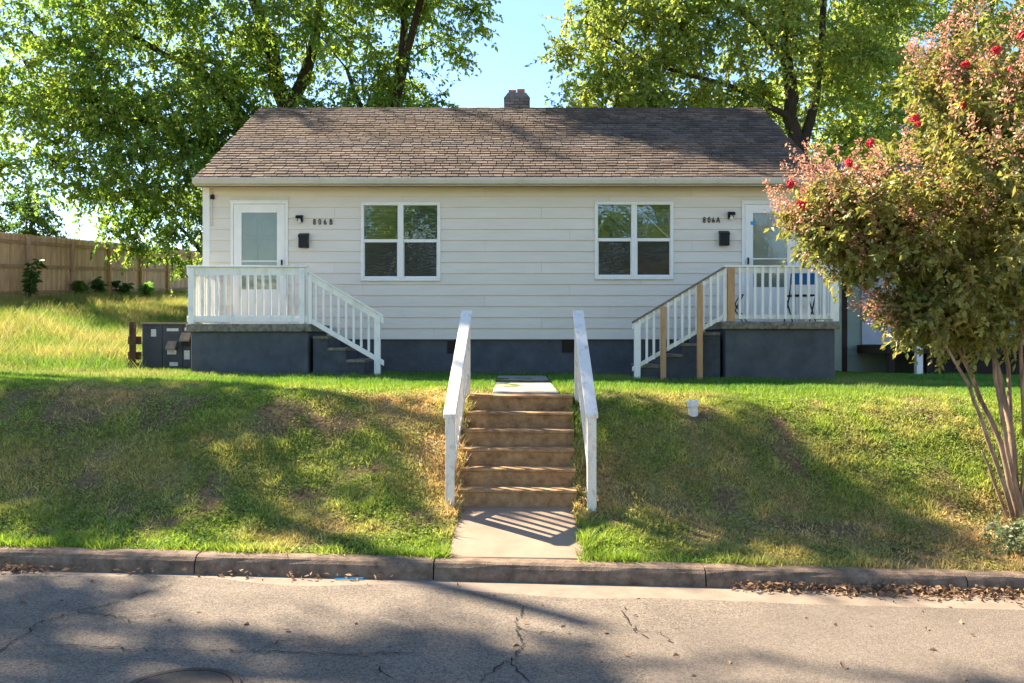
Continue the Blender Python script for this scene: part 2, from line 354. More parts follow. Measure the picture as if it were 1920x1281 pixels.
# ------------------------------------------------------------------ walk, steps, path
walk = MB().hexa([(-.555, 7.842, .02), (.655, 7.842, .0), (.67, 9.12, .2), (-.56, 9.12, .2), (-.555, 7.842, .165), (.655, 7.842, .15), (.67, 9.12, .375), (-.56, 9.12, .378)]).build('front_walk', m_walk, None, .008)
tag(walk, 'short concrete walk from kerb to garden steps', 'path', kind='structure')
pth = MB().box(-.2, .53, 10.76, 14.88, 1.3, 1.40).build('garden_path', m_path); tag(pth, 'concrete path across the lawn to the house', 'path', kind='structure')
for y0, y1 in ((10.76, 12.15), (12.17, 13.5), (13.52, 14.9)):
    z0 = 1.462 + (y0 - 10.76) * .01; z1 = 1.462 + (y1 - 10.76) * .01 + random.uniform(-.01, .012)
    MB().hexa([(-.24, y0, 1.33), (.57, y0, 1.33), (.57, y1, 1.33), (-.24, y1, 1.33), (-.24, y0, z0), (.57, y0, z0), (.57, y1, z1), (-.24, y1, z1)]).build('slab', m_path, pth, .01)
steps = thing('garden_steps', (.08, 9.7, .3), 'brown stained concrete steps climbing the lawn bank between two white handrails', 'steps')
for k in range(6):
    y0 = 9.10 + .27 * k; y1 = y0 + .32 if k < 5 else 10.755; z1 = .378 + .178 * (k + 1); c0 = stair_c(y0); c1 = stair_c(y1); hw = .612
    mb = MB(); zb = .0 if k == 0 else z1 - .36
    n = 26; V = []; Fq = []
    prof = [(y0 + .012, zb), (y0 + .012, z1 - .035), (y0 - .006, z1 - .028), (y0 - .004, z1 - .006), (y0 + .012, z1), (y1, z1 + .003), (y1, zb)]; kk = len(prof)
    for i in range(n + 1):
        t = i / n
        for (y, z) in prof: V.append(((c0 - hw) * (1 - t) + (c0 + hw) * t + (y - y0) * .037, y + random.uniform(-.001, .001), z + random.uniform(-.0008, .0008) - .012 * t))
    for i in range(n):
        for j in range(kk): Fq.append((i * kk + j, i * kk + (j + 1) % kk, (i + 1) * kk + (j + 1) % kk, (i + 1) * kk + j))
    Fq += [tuple(range(kk)), tuple(n * kk + j for j in range(kk))]
    mb.add(V, Fq).build('step', m_step, steps)
def handrail(xf, xr, label):
    yf, yr = 8.93, 10.62; zf, zr = 1.335, 2.385
    t = thing('handrail', (xf, yf, .3), label, 'handrail', 'white wooden handrails of the garden steps')
    X = lambda y: xf + (xr - xf) * (y - yf) / (yr - yf); Z = lambda y: zf + (zr - zf) * (y - yf) / (yr - yf)
    gz = lambda y: float(height(X(y), y, False))
    MB().bar((X(yf - .05), yf - .05, Z(yf - .05)), (X(yr + .05), yr + .05, Z(yr + .05)), .125, .042).build('cap', m_wpeel, t, .004)
    MB().bar((X(yf + .045), yf + .045, Z(yf) - .075), (X(yr - .045), yr - .045, Z(yr) - .075 - .02), .04, .085).build('top_rail', m_wpeel, t, .003)
    MB().bar((X(yf + .045), yf + .045, Z(yf) - .76), (X(yr - .045), yr - .045, Z(yr) - .79), .04, .085).build('bottom_rail', m_wpeel, t, .003)
    for y in (yf, yr):
        zt = Z(y) - .03
        MB().hexa([(X(y) - .045, y - .045, gz(y) - .15), (X(y) + .045, y - .045, gz(y) - .15), (X(y) + .045, y + .045, gz(y) - .15), (X(y) - .045, y + .045, gz(y) - .15),
                   (X(y) - .045, y - .045, zt), (X(y) + .045, y - .045, zt), (X(y) + .045, y + .045, zt + .057), (X(y) - .045, y + .045, zt + .057)]).build('post', m_wpeel, t, .003)
    for k in range(11):
        y = yf + .15 + k * .139
        MB().box(X(y) - .018, X(y) + .018, y - .018, y + .018, Z(y) - .70, Z(y) - .03).build('baluster', m_wpeel, t)
handrail(-.628, -.548, 'peeling white wooden handrail on the utility cabinet side of the garden steps')
handrail(.806, .800, 'peeling white wooden handrail on the white pipe side of the garden steps')

# ------------------------------------------------------------------ house
WY = 15.6; HX0, HX1 = -5.44, 5.42; ZS, ZE = 2.12, 4.80; HB = 23.2
house = thing('duplex_house', (0, 19.3, 1.45), 'single storey cream sided duplex with brown shingle roof and slate blue foundation', 'house')
MB().box(HX0 + .03, HX1 - .03, WY + .03, HB - .03, 1.0, ZS + .03).build('foundation', m_found, house)
wins = [(-2.67, -1.265, 3.148, 4.54), (1.462, 2.85, 3.175, 4.55)]
drs = [(-4.97, -3.955, 2.37, 4.56), (4.06, 5.055, 2.41, 4.555)]
ops = wins + drs
# wall core with openings for windows
mb = MB(); xc = sorted([HX0, HX1] + [v for w_ in wins for v in (w_[0] + .04, w_[1] - .04)])
for x0, x1 in zip(xc[:-1], xc[1:]):
    wn = [w_ for w_ in wins if x0 >= w_[0] - .01 and x1 <= w_[1] + .01]
    if wn: mb.box(x0, x1, WY + .001, WY + .15, ZS + .031, wn[0][2] + .04).box(x0, x1, WY + .001, WY + .15, wn[0][3] - .04, ZE + .1)
    else: mb.box(x0, x1, WY + .001, WY + .15, ZS + .031, ZE + .1)
mb.box(HX0, HX0 + .15, WY + .151, HB, ZS + .031, ZE + .1).box(HX1 - .15, HX1, WY + .151, HB, ZS + .031, ZE + .1).box(HX0 + .151, HX1 - .151, HB - .15, HB, ZS + .031, ZE + .1)
mb.box(HX0 + .16, HX1 - .16, WY + .16, HB - .16, ZE - .06, ZE + .06)       # ceiling
mb.box(HX0 + .16, HX1 - .16, WY + 3.2, WY + 3.3, ZS + .04, ZE - .07)       # inner partition
mb.box(HX0 + .16, HX1 - .16, WY + .16, WY + 3.1, ZS + .04, ZS + .08)
mb.build('wall', m_room, house)
# siding boards
EXP = .1945
def board(x0, x1, z0, z1, full=True):
    b0 = .025; t0 = .005
    MB().hexa([(x0, WY - b0, z0), (x1, WY - b0, z0), (x1, WY - .0, z0), (x0, WY - .0, z0), (x0, WY - t0, z1), (x1, WY - t0, z1), (x1, WY - .0, z1), (x0, WY - .0, z1)]).build('siding_board', m_siding, house)
k = 0; z = ZS
while z < ZE - .02:
    z1 = min(z + EXP, ZE); off = [0, 1.9, 3.1, .9, 2.4][k % 5]
    cuts = [HX0 + .10] + [v for v in [HX0 + .4 + off + 3.66 * j for j in range(-1, 4)] if HX0 + .4 < v < HX1 - .4] + [HX1 - .10]
    for x0, x1 in zip(cuts[:-1], cuts[1:]):
        segs = [(x0 + .0015, x1 - .0015)]
        for o_ in ops:
            ns = []
            for a, b_ in segs:
                if o_[3] <= z + .005 or o_[2] >= z1 - .005 or b_ <= o_[0] or a >= o_[1]: ns.append((a, b_)); continue
                if a < o_[0] - .01: ns.append((a, o_[0]))
                if b_ > o_[1] + .01: ns.append((o_[1], b_))
                m0, m1 = max(a, o_[0]), min(b_, o_[1])
                if m1 - m0 > .02:
                    if z1 - o_[3] > .012: board(m0, m1, o_[3], z1)
                    if o_[2] - z > .012: board(m0, m1, z, o_[2])
            segs = ns
        for a, b_ in segs:
            if b_ - a > .015: board(a, b_, z, z1)
    for sx, xx in ((-1, HX0), (1, HX1)):
        MB().hexa([(xx, WY + .10, z), (xx + sx * .02, WY + .10, z), (xx + sx * .02, HB - .1, z), (xx, HB - .1, z), (xx, WY + .10, z1), (xx + sx * .006, WY + .10, z1), (xx + sx * .006, HB - .1, z1), (xx, HB - .1, z1)]).build('siding_board', m_siding, house)
    z += EXP; k += 1
for xx, s in ((HX0, 1), (HX1, -1)):
    for yy, q in ((WY, 1), (HB, -1)):
        mb = MB(); a, b_ = sorted((xx - s * .024, xx + s * .10)); c, d = sorted((yy - q * .026, yy - q * .001)); mb.box(a, b_, c, d, ZS - .01, ZE)
        c, d = sorted((yy, yy + q * .10)); a, b_ = sorted((xx - s * .024, xx - s * .001)); mb.box(a, b_, c, d, ZS - .01, ZE); mb.build('corner_board', m_trim, house)
MB().tube([(-5.30, WY - .035, 4.78), (-5.30, WY - .035, 4.12)], .012, 8).build('conduit', m_gutter, house)
# foundation vents
for vx, vz in ((-1.04, 1.98), (.99, 2.0)):
    mb = MB(); mb.box(vx - .105, vx + .105, WY + .012, WY + .027, vz - .11, vz + .11)
    for j in range(5): mb.box(vx - .095, vx + .095, WY + .004, WY + .011, vz - .09 + j * .04, vz - .07 + j * .04)
    mb.build('foundation_vent', m_dark, house)
# windows
for wi, (x0, x1, z0, z1) in enumerate(wins):
    wn = bpy.data.objects.new('window', None); C.objects.link(wn); put(wn, house, ((x0 + x1) / 2, WY, z0)); cx = (x0 + x1) / 2
    f = MB(); yo = WY - .045; yi = WY + .05
    f.box(x0, x0 + .055, yo, yi, z0 + .05, z1 - .055).box(x1 - .055, x1, yo, yi, z0 + .05, z1 - .055).box(cx - .05, cx + .05, yo - .004, yi, z0 + .05, z1 - .055)
    f.box(x0, x1, yo, yi, z1 - .055, z1).box(x0, x1, yo - .006, yi, z0, z0 + .05)
    f.build('frame', m_trim, wn, .004)
    for a, b_ in ((x0 + .055, cx - .05), (cx + .05, x1 - .055)):
        zm = (z0 + z1) / 2 + .015
        s = MB(); s.box(a, b_, WY - .03, WY + .02, zm - .028, zm + .028); s.box(a, b_, WY - .02, WY + .02, z0 + .05, z0 + .085)
        s.box(a, a + .014, WY - .02, WY + .02, z0 + .086, zm - .029).box(b_ - .014, b_, WY - .02, WY + .02, z0 + .086, zm - .029); s.build('sash', m_trim, wn, .003)
        MB().box(a, b_, WY + .003, WY + .007, zm + .028, z1 - .055).build('pane', m_glass, wn)
        MB().box(a + .014, b_ - .014, WY + .010, WY + .014, z0 + .085, zm - .028).build('pane', m_glass, wn)
        MB().box(a + .014, b_ - .014, WY - .012, WY - .010, z0 + .085, zm - .03).build('insect_screen', m_screen, wn)
        bl = MB(); zz = z0 + .07
        while zz < z1 - .06:
            bl.hexa([(a, WY + .060, zz), (b_, WY + .060, zz), (b_, WY + .082, zz + .012), (a, WY + .082, zz + .012), (a, WY + .060, zz + .0015), (b_, WY + .060, zz + .0015), (b_, WY + .082, zz + .0135), (a, WY + .082, zz + .0135)])
            zz += .024 if wi else .027
        bl.build('blind', m_blind, wn)
    if wi == 1:  # added rods behind the glass, shaped like diagonal reflections in the panes
        MB().tube([(x0 + .08, WY + .04, z1 - .22), (x0 + .24, WY + .04, z1 - .23), (cx - .06, WY + .04, z1 - .62)], .014, 6).build('reflection_rod', m_black, wn)
        MB().tube([(cx + .07, WY + .04, z1 - .10), (x1 - .08, WY + .04, z1 - .62)], .014, 6).build('reflection_rod', m_trim, wn)
# doors
for di, (x0, x1, z0, z1) in enumerate(drs):
    dr = bpy.data.objects.new('door', None); C.objects.link(dr); put(dr, house, ((x0 + x1) / 2, WY, z0))
    f = MB(); f.box(x0, x0 + .05, WY - .04, WY - .001, z0, z1 - .05).box(x1 - .05, x1, WY - .04, WY - .001, z0, z1 - .05).box(x0, x1, WY - .045, WY - .001, z1 - .05, z1).box(x0 - .01, x1 + .01, WY - .06, WY - .046, z1 - .015, z1 + .012); f.build('door_frame', m_trim, dr, .003)
    a, b_ = x0 + .055, x1 - .055; t, bt = z1 - .055, z0 + .01; zm = bt + 1.12; gl, gr = a + .14, b_ - .14
    s = MB(); y0, y1 = WY - .034, WY - .008
    s.box(a, gl, y0, y1, bt, t).box(gr, b_, y0, y1, bt, t).box(gl, gr, y0, y1, t - .15, t).box(gl, gr, y0, y1, bt, bt + .62).box(gl, gr, y0 + .004, y1, zm - .012, zm + .012)
    s.build('storm_door', m_trim, dr, .003)
    MB().box(gl, gr, WY - .020, WY - .017, bt + .62, t - .15).build('pane', m_dglass, dr)
    MB().box(a, b_, WY - .0045, WY - .001, bt, t).build('door_slab', m_cream, dr)
    wdt = (gr - gl)
    for q in range(2):
        for (pz0, pz1) in ((bt + .68, bt + 1.05), (bt + 1.12, bt + 1.50), (bt + 1.57, bt + 1.86)):
            xa = gl + .04 + q * wdt * .5; MB().box(xa, xa + wdt * .5 - .08, WY - .015, WY - .0046, pz0, min(pz1, t - .17)).build('panel', m_cream, dr, .004)
    hx = b_ - .05 if di == 0 else a + .05
    MB().box(hx - .012, hx + .012, WY - .075, WY - .035, zm - .10, zm + .02).build('handle', m_black, dr, .004)
    if di == 1:
        MB().box(gl - .045, gl + .035, WY - .037, WY - .0345, t - .36, t - .30).build('tape', m_tape, dr); MB().box(gr - .03, gr + .05, WY - .037, WY - .0345, t - .38, t - .32).build('tape', m_tape, dr)
# house numbers
dg = bpy.context.evaluated_depsgraph_get()
def glyph(ch, x, z, size=.142):
    cu = bpy.data.curves.new('t', 'FONT'); cu.body = ch; cu.size = size; cu.extrude = .006; cu.offset = .0008; cu.align_x = 'CENTER'
    o = bpy.data.objects.new('t', cu); C.objects.link(o); bpy.context.view_layer.update()
    me = bpy.data.meshes.new_from_object(o.evaluated_get(bpy.context.evaluated_depsgraph_get())); bpy.data.objects.remove(o)
    me.materials.clear(); me.materials.append(m_black)
    inst('number_character', me, (x, WY - .027, z), house, scale=(.72, 1, 1), rot=(R(90), 0, 0))
for ch, px in zip('806B', (590, 600, 610, 621)): glyph(ch, (px - 960) / 106, 4.145)
for ch, px in zip('806A', (1320, 1329, 1337, 1346)): glyph(ch, (px - 960) / 106, 4.18)
# roof
PITCH = math.atan2(2.27, 4.0); cp, sp_ = math.cos(PITCH), math.sin(PITCH)
EY, EZ, RY, RZ = 15.28, 4.89, 19.3, 4.89 + (19.3 - 15.28) * 2.27 / 4.0; RX0, RX1 = -5.52, 5.47
rf = MB(); th = .12
rf.prism([(EY, EZ - .02), (RY, RZ - .02), (2 * RY - EY, EZ - .02), (2 * RY - EY, EZ - .02 - th), (RY, RZ - .02 - th), (EY, EZ - .02 - th)], RX0, RX1)
for xx in (HX0 + .002, HX1 - .122): rf.prism([(WY + .01, ZE + .1), (HB - .01, ZE + .1), (RY, RZ - .15)], xx, xx + .12)
roof = rf.build('roof', m_shings, house)
MB().box(RX0 + .02, RX1 - .02, EY + .02, WY - .0265, ZE - .012, ZE + .02).build('soffit', m_trim, house)
SL = math.hypot(RY - EY, RZ - EZ); EXs = .143
tab = bpy.data.meshes.new('shingle'); v = [(-.5, 0, 0), (.5, 0, 0), (.5, .19, 0), (-.5, .19, 0), (-.5, 0, .026), (.5, 0, .026), (.5, .19, .004), (-.5, .19, .004)]
fq = [(3, 2, 1, 0), (4, 5, 6, 7), (0, 1, 5, 4), (1, 2, 6, 5), (2, 3, 7, 6), (3, 0, 4, 7)]
tab.from_pydata(v, [], fq); tab.materials.append(m_shing)
tabs = []; r_ = random.Random(5); nrow = int(SL / EXs)
for i in range(nrow + 1):
    s = i * EXs; x = RX0 - r_.uniform(0, .2)
    while x < RX1:
        wd = r_.choice((.15, .18, .21, .25)); a, b_ = max(x, RX0), min(x + wd, RX1)
        if b_ - a > .03: tabs.append((a, b_, s + r_.uniform(-.014, .010), r_.random(), r_.uniform(0, .006)))
        x += wd + .013
VV = []; FF = []; RN = []; sag = lambda x: -.03 * math.cos(x / 5.5 * math.pi / 2)
for n, (a, b_, s, q, lift) in enumerate(tabs):
    oy, oz = EY - .03 + s * cp, EZ - .02 + s * sp_ - .012 + lift + .014
    if n < 300:
        inst('shingle', tab, ((a + b_) / 2, oy, oz), roof, (b_ - a, 1, 1), (PITCH, 0, 0))
    else:
        base = len(VV); top = min(.19, SL + .03 - s)
        if top < .03: continue
        for (vx, vy, vz) in v:
            yy = vy / .19 * top; VV.append((a if vx < 0 else b_, oy + yy * cp - vz * sp_, oz + yy * sp_ + vz * cp)); RN.append(q)
        FF += [tuple(base + j for j in f_) for f_ in fq]
tag(raw('shingles', VV, FF, m_shings, roof, (0, RY, RZ - 1), rnd=RN), kind='stuff')
rc = MB()
for k in range(44):
    x = RX0 + k * .25
    x1 = min(x + .27, RX1); u = .012 + .006 * (k % 2)
    rc.prism([(RY - .12, RZ - .12 * .5675 + u), (RY, RZ + u + .012), (RY + .12, RZ - .12 * .5675 + u), (RY, RZ + u)], x, x1)
rc.build('ridge_cap', m_shings, house)
# gutter
g = MB(); gp = [(15.27, 4.90), (15.15, 4.90), (15.145, 4.86), (15.165, 4.80), (15.27, 4.785)]
for a, b_ in ((-5.50, -1.35 - .8), (-2.149, 2.5), (2.501, 5.45)): g.prism(gp, a, b_)
g.build('gutter', m_gutter, house)
for x in (-3.35, -2.15, .15, 2.5, 3.6): MB().prism([(15.262, 4.904), (15.142, 4.904), (15.137, 4.86), (15.158, 4.796), (15.262, 4.78)], x - .03, x + .03).build('gutter_joint', m_gutter, house)
MB().box(-5.5, 5.45, 15.272, 15.279, 4.77, 4.88).build('fascia', m_gutter, house)
# chimney
CX, CY = .11, 19.75; ch = bpy.data.objects.new('chimney', None); C.objects.link(ch); put(ch, house, (CX, CY, 6.6))
MB().box(CX - .27, CX + .27, CY - .27, CY + .27, 6.4, 7.50).build('chimney_core', m_mortar, ch)
bme = {}
for wd in (.20, .095):
    q = MB(); q.box(-wd / 2, wd / 2, -.045, .045, -.031, .031); o = q.build('brick', m_cbrick, None, .004); bme[wd] = o.data; bpy.data.objects.remove(o)
for row in range(11):
    z = 6.66 + row * .073 + .031
    zz = z - .031
    for side in range(4):
        xs_ = [-.16, .05, .213] if row % 2 else [-.213, -.05, .16]
        ws = [.20, .20, .095] if row % 2 else [.095, .20, .20]
        for xo, wd in zip(xs_, ws):
            an = side * math.pi / 2; ox, oy = xo, -.241
            inst('brick', bme[wd], (CX + ox * math.cos(an) - oy * math.sin(an), CY + ox * math.sin(an) + oy * math.cos(an), zz), ch, rot=(0, 0, an))
MB().hexa([(CX - .29, CY - .29, 7.46), (CX + .29, CY - .29, 7.46), (CX + .29, CY + .29, 7.46), (CX - .29, CY + .29, 7.46), (CX - .20, CY - .20, 7.60), (CX + .20, CY - .20, 7.60), (CX + .20, CY + .20, 7.60), (CX - .20, CY + .20, 7.60)]).build('crown', m_cbrick, ch)
for sx, h in ((-.10, .09), (.09, .11)):
    q = MB(); q.box(CX + sx - .085, CX + sx + .085, CY - .1, CY + .1, 7.55, 7.60 + h); q.build('flue', m_clay, ch, .006)

# ------------------------------------------------------------------ things on the wall
def wall_light(x, z, label):
    t = thing('wall_light', (x, WY, z), label, 'wall light', 'porch lights beside the doors')
    MB().box(x - .05, x + .05, WY - .045, WY - .018, z - .06, z + .06).build('back_plate', m_black, t, .01)
    MB().prism([(WY - .045, z + .07), (WY - .13, z + .055), (WY - .15, z + .0), (WY - .12, z + .0), (WY - .045, z + .03)], x - .06, x + .06).build('shade', m_black, t, .006)
    MB().tube([(x, WY - .09, z + .02), (x, WY - .09, z - .02), (x, WY - .09, z - .06), (x, WY - .09, z - .085)], [.018, .022, .034, .018], 12).build('bulb', m_bulb, t, smooth=True)
wall_light(-3.74, 4.24, 'black porch light with white bulb beside the number 806B')
wall_light(3.86, 4.30, 'black porch light with white bulb beside the number 806A')
def mailbox(x, z, label):
    t = thing('mailbox', (x, WY, z), label, 'mailbox', 'black mailboxes under the house numbers')
    MB().box(x - .085, x + .085, WY - .11, WY - .021, z - .13, z + .085).build('box', m_black, t, .006)
    MB().prism([(WY - .118, z + .05), (WY - .118, z + .09), (WY - .021, z + .135), (WY - .021, z + .087)], x - .09, x + .09).build('lid', m_black, t, .004)
mailbox(-3.67, 3.86, 'black metal mailbox on the cream siding below the number 806B')
mailbox(3.74, 3.90, 'black metal mailbox on the cream siding below the number 806A')
t = thing('security_sensor', (-5.28, WY, 4.63), 'small black security sensor high on the house corner above the white door', 'sensor')
MB().box(-5.315, -5.25, WY - .08, WY - .021, 4.59, 4.67).build('body', m_black, t, .01); MB().tube([(-5.28, WY - .095, 4.62), (-5.28, WY - .079, 4.62)], .016, 10).build('lens', m_black, t)

# ------------------------------------------------------------------ porches
def rail_run(par, name, p0, p1, ztop, zbot, mat, n, cap=.035, out=0, th=.035, rail_h=.09, bal_full=False, capmat=None):
    """railing between p0,p1 (x,y); ztop/zbot = (z at p0, z at p1)"""
    (x0, y0), (x1, y1) = p0, p1
    MB().bar((x0, y0, ztop[0] - cap), (x1, y1, ztop[1] - cap), .10, cap).build('cap', capmat or mat, par, .003)
    MB().bar((x0, y0, ztop[0] - cap - .002 - rail_h), (x1, y1, ztop[1] - cap - .002 - rail_h), th, rail_h).build('top_rail', mat, par, .003)
    MB().bar((x0, y0, zbot[0]), (x1, y1, zbot[1]), th, rail_h * .8).build('bottom_rail', mat, par, .003)
    dx, dy = x1 - x0, y1 - y0; l = math.hypot(dx, dy); nx_, ny_ = dy / l * out, -dx / l * out
    for k in range(n):
        t = (k + 1) / (n + 1); x, y = x0 + dx * t + nx_, y0 + dy * t + ny_
        zt = ztop[0] + (ztop[1] - ztop[0]) * t - cap - (.004 if bal_full else rail_h + .001); zb = zbot[0] + (zbot[1] - zbot[0]) * t + (.0 if bal_full else rail_h * .8 + .001)
        MB().box(x - .018, x + .018, y - .018, y + .018, zb, zt).build('baluster', mat, par)
def porch(base, x0, x1, zs, zg, label, stair_x, nr, left):
    t = thing('front_porch', ((x0 + x1) / 2, 14.8, zg), label, 'porch')
    MB().box(x0, x1, 14.12, WY - .022, zg - .4, zs - .125).build('base', m_found, t, .01)
    mb = MB().box(x0 - .06, x1 + .06, 14.05, WY - .023, zs - .124, zs); mb.build('slab', m_slab, t, .012)
    st = bpy.data.objects.new('stairs', None); C.objects.link(st); put(st, t, (stair_x[0], 14.8, zg))
    rise = (zs - zg) / nr; s = 1 if left else -1; tr = abs(stair_x[1] - stair_x[0]) / (nr - 1)
    for k in range(nr - 1):
        a = stair_x[0] + s * tr * k; b_ = a + s * (tr + .0); zt = zs - rise * (k + 1); lo, hi = sorted((a + s * .062 * (k == 0), b_))
        MB().box(lo, hi - .0015, 14.22, 15.35, zg - .4, zt - .05).build('riser_block', m_stepside, st)
        MB().box(lo - .01 * (not left), hi + .01 * left - .002, 14.20, 15.36, zt - .049, zt).build('tread', m_slab, st, .006)
    return t
pl = porch(None, -5.14, -3.27, 2.36, 1.60, 'raised porch with all white railing below the number 806B', (-3.27, -2.38), 4, True)
r1 = bpy.data.objects.new('railing', None); C.objects.link(r1); put(r1, pl, (-4.2, 14.14, 2.36))
for x in (-5.135, -3.365): MB().box(x - .045, x + .045, 14.10, 14.19, 2.361, 3.26).build('post', m_wpaint, r1, .003)
rail_run(r1, '', (-5.21, 14.145), (-3.27, 14.145), (3.30, 3.30), (2.395, 2.395), m_wpaint, 15, rail_h=.12)
rail_run(r1, '', (-5.13, 14.20), (-5.13, 15.57), (3.298, 3.298), (2.395, 2.395), m_wpaint, 10, rail_h=.12)
r2 = bpy.data.objects.new('stair_railing', None); C.objects.link(r2); put(r2, pl, (-2.7, 14.14, 1.6))
MB().box(-3.262, -3.205, 14.11, 14.18, 2.361, 3.10).build('post', m_wpaint, r2, .003); MB().box(-2.205, -2.11, 14.10, 14.19, 1.45, 2.47).build('post', m_wpaint, r2, .003)
rail_run(r2, '', (-3.262, 14.145), (-2.055, 14.145), (3.21, 2.50), (2.39, 1.69), m_wpaint, 9, cap=.03, rail_h=.11)
pr = porch(None, 3.42, 5.17, 2.40, 1.53, 'raised porch holding a blue chair below the number 806A with bare wood railing posts', (3.42, 2.08), 5, False)
r1 = bpy.data.objects.new('railing', None); C.objects.link(r1); put(r1, pr, (4.3, 14.14, 2.4))
MB().box(3.452, 3.56, 14.085, 14.175, 2.401, 3.262).build('post', m_pine, r1, .003)['label'] = 'bare orange wood post'
MB().box(5.13, 5.232, 14.10, 14.19, 2.401, 3.262).build('post', m_wpaint, r1, .003)
rail_run(r1, '', (3.40, 14.15), (5.235, 14.15), (3.30, 3.30), (2.44, 2.44), m_wpaint, 14, out=.037, bal_full=True, cap=.03)
rail_run(r1, '', (5.185, 14.22), (5.185, 15.57), (3.298, 3.298), (2.44, 2.44), m_wpaint, 10, cap=.03)
r2 = bpy.data.objects.new('stair_railing', None); C.objects.link(r2); put(r2, pr, (2.7, 14.14, 1.5))
MB().box(3.385, 3.445, 14.12, 14.18, 2.401, 3.24).build('post', m_wpaint, r2, .003); MB().box(1.96, 2.055, 14.10, 14.19, 1.4, 2.36).build('post', m_wpaint, r2, .003)
for x, zt in ((3.0, 2.99), (2.415, 2.635)): MB().box(x - .042, x + .042, 14.05, 14.125, 1.4, zt).build('post', m_pine, r2, .003)['label'] = 'bare orange wood post'
rail_run(r2, '', (1.93, 14.155), (3.41, 14.155), (2.40, 3.29), (1.60, 2.46), m_wpaint, 12, cap=.032, out=.030, bal_full=True, capmat=m_greywood)

# chair and stand on the porch
t = thing('folding_chair', (4.82, 14.75, 2.40), 'folding chair with blue back and black seat standing on the porch', 'chair')
cx, cy, cz = 4.82, 14.75, 2.40
q = MB(); q.prism([(cy - .20, cz + .62), (cy - .22, cz + .80), (cy - .20, cz + .82), (cy - .18, cz + .80), (cy - .175, cz + .62)], cx - .21, cx + .21); q.build('backrest', m_blue, t, .01)
MB().box(cx - .20, cx + .20, cy - .18, cy + .20, cz + .43, cz + .46).build('seat', m_black, t, .01)
for s in (-1, 1):
    MB().tube([(cx + s * .215, cy - .21, cz + .80), (cx + s * .215, cy - .12, cz + .44), (cx + s * .215, cy + .18, cz)], .012, 8).build('leg', m_black, t)
    MB().tube([(cx + s * .19, cy + .17, cz + .44), (cx + s * .19, cy - .20, cz)], .012, 8).build('leg', m_black, t)
MB().tube([(cx - .19, cy - .10, cz + .12), (cx + .19, cy - .10, cz + .12)], .009, 6).build('stretcher', m_black, t)
t = thing('folding_stand', (3.75, 14.8, 2.40), 'dark metal folding stand on the porch behind the bare wood post', 'stand')
for y in (14.7, 14.95):
    MB().tube([(3.60, y, 2.88), (3.92, y, 2.40)], .010, 6).build('leg', m_black, t); MB().tube([(3.62, y + .02, 2.40), (3.86, y + .02, 2.86)], .010, 6).build('leg', m_black, t)
for zz, xx in ((2.88, 3.60), (2.86, 3.86), (2.66, 3.745)): MB().tube([(xx, 14.69, zz), (xx, 14.98, zz)], .010, 6).build('crossbar', m_black, t)

# ------------------------------------------------------------------ utility cabinet, old post, pipe
t = thing('utility_cabinet', (-6.05, 15.9, 1.65), 'dark slate utility cabinet with paper labels and small hoods beside the porch', 'cabinet')
MB().box(-6.63, -5.50, 15.8, 16.15, 1.45, 2.385).build('body', m_cab, t, .008)
MB().box(-6.65, -5.49, 15.77, 16.17, 2.386, 2.415).build('top', m_greywood, t, .004)
for x0, x1 in ((-6.62, -6.265), (-6.255, -5.90), (-5.89, -5.51)): MB().box(x0, x1, 15.785, 15.799, 1.62, 2.37).build('door', m_cab, t, .003)
for x0, x1, z0, z1 in ((-6.46, -6.37, 2.17, 2.30), (-6.18, -5.97, 2.265, 2.315), (-5.86, -5.6, 2.27, 2.33), (-5.87, -5.77, 1.76, 1.92), (-6.13, -5.98, 1.64, 1.71)): MB().box(x0, x1, 15.781, 15.784, z0, z1).build('paper_label', m_label, t)
for x, z in ((-6.08, 1.96), (-5.83, 2.11)):
    MB().prism([(15.784, z + .13), (15.66, z), (15.66, z - .03), (15.70, z - .03), (15.784, z + .06)], x - .085, x + .085).build('hood', m_greywood, t)
    MB().box(x - .08, x + .08, 15.75, 15.784, z - .11, z - .031).build('vent_box', m_label if x < -6 else m_dark, t)
t = thing('old_rail_post', (-6.62, 15.45, 1.65), 'weathered dark wood post with short rail stubs next to the utility cabinet', 'post')
MB().box(-6.69, -6.60, 15.40, 15.49, 1.45, 2.43).build('post', m_oldpost, t, .006)
for z in (2.10, 1.83, 1.64): MB().box(-6.75, -6.52, 15.492, 15.53, z - .07, z + .07).build('rail_stub', m_oldpost, t, .006)
pz = float(ground_z(2.14, 10.42)); t = thing('cleanout_pipe', (2.14, 10.42, pz), 'short white plastic cleanout pipe standing in the lawn', 'pipe')
MB().tube([(2.155, 10.42, pz - .1), (2.135, 10.42, pz + .11)], .055, 20).build('pipe', m_pvc, t); MB().tube([(2.138, 10.42, pz + .09), (2.132, 10.42, pz + .165)], .07, 20).build('cap', m_pvc, t, .004)
x, y = road_pt(655, 1086); tag(MB().tube([(x - .12, 7.55, rz(x) + .012), (x + .12, 7.57, rz(x) + .012)], .006, 6).build('drinking_straw', m_tape), 'thin bright blue plastic straw lying in the gutter', 'straw')

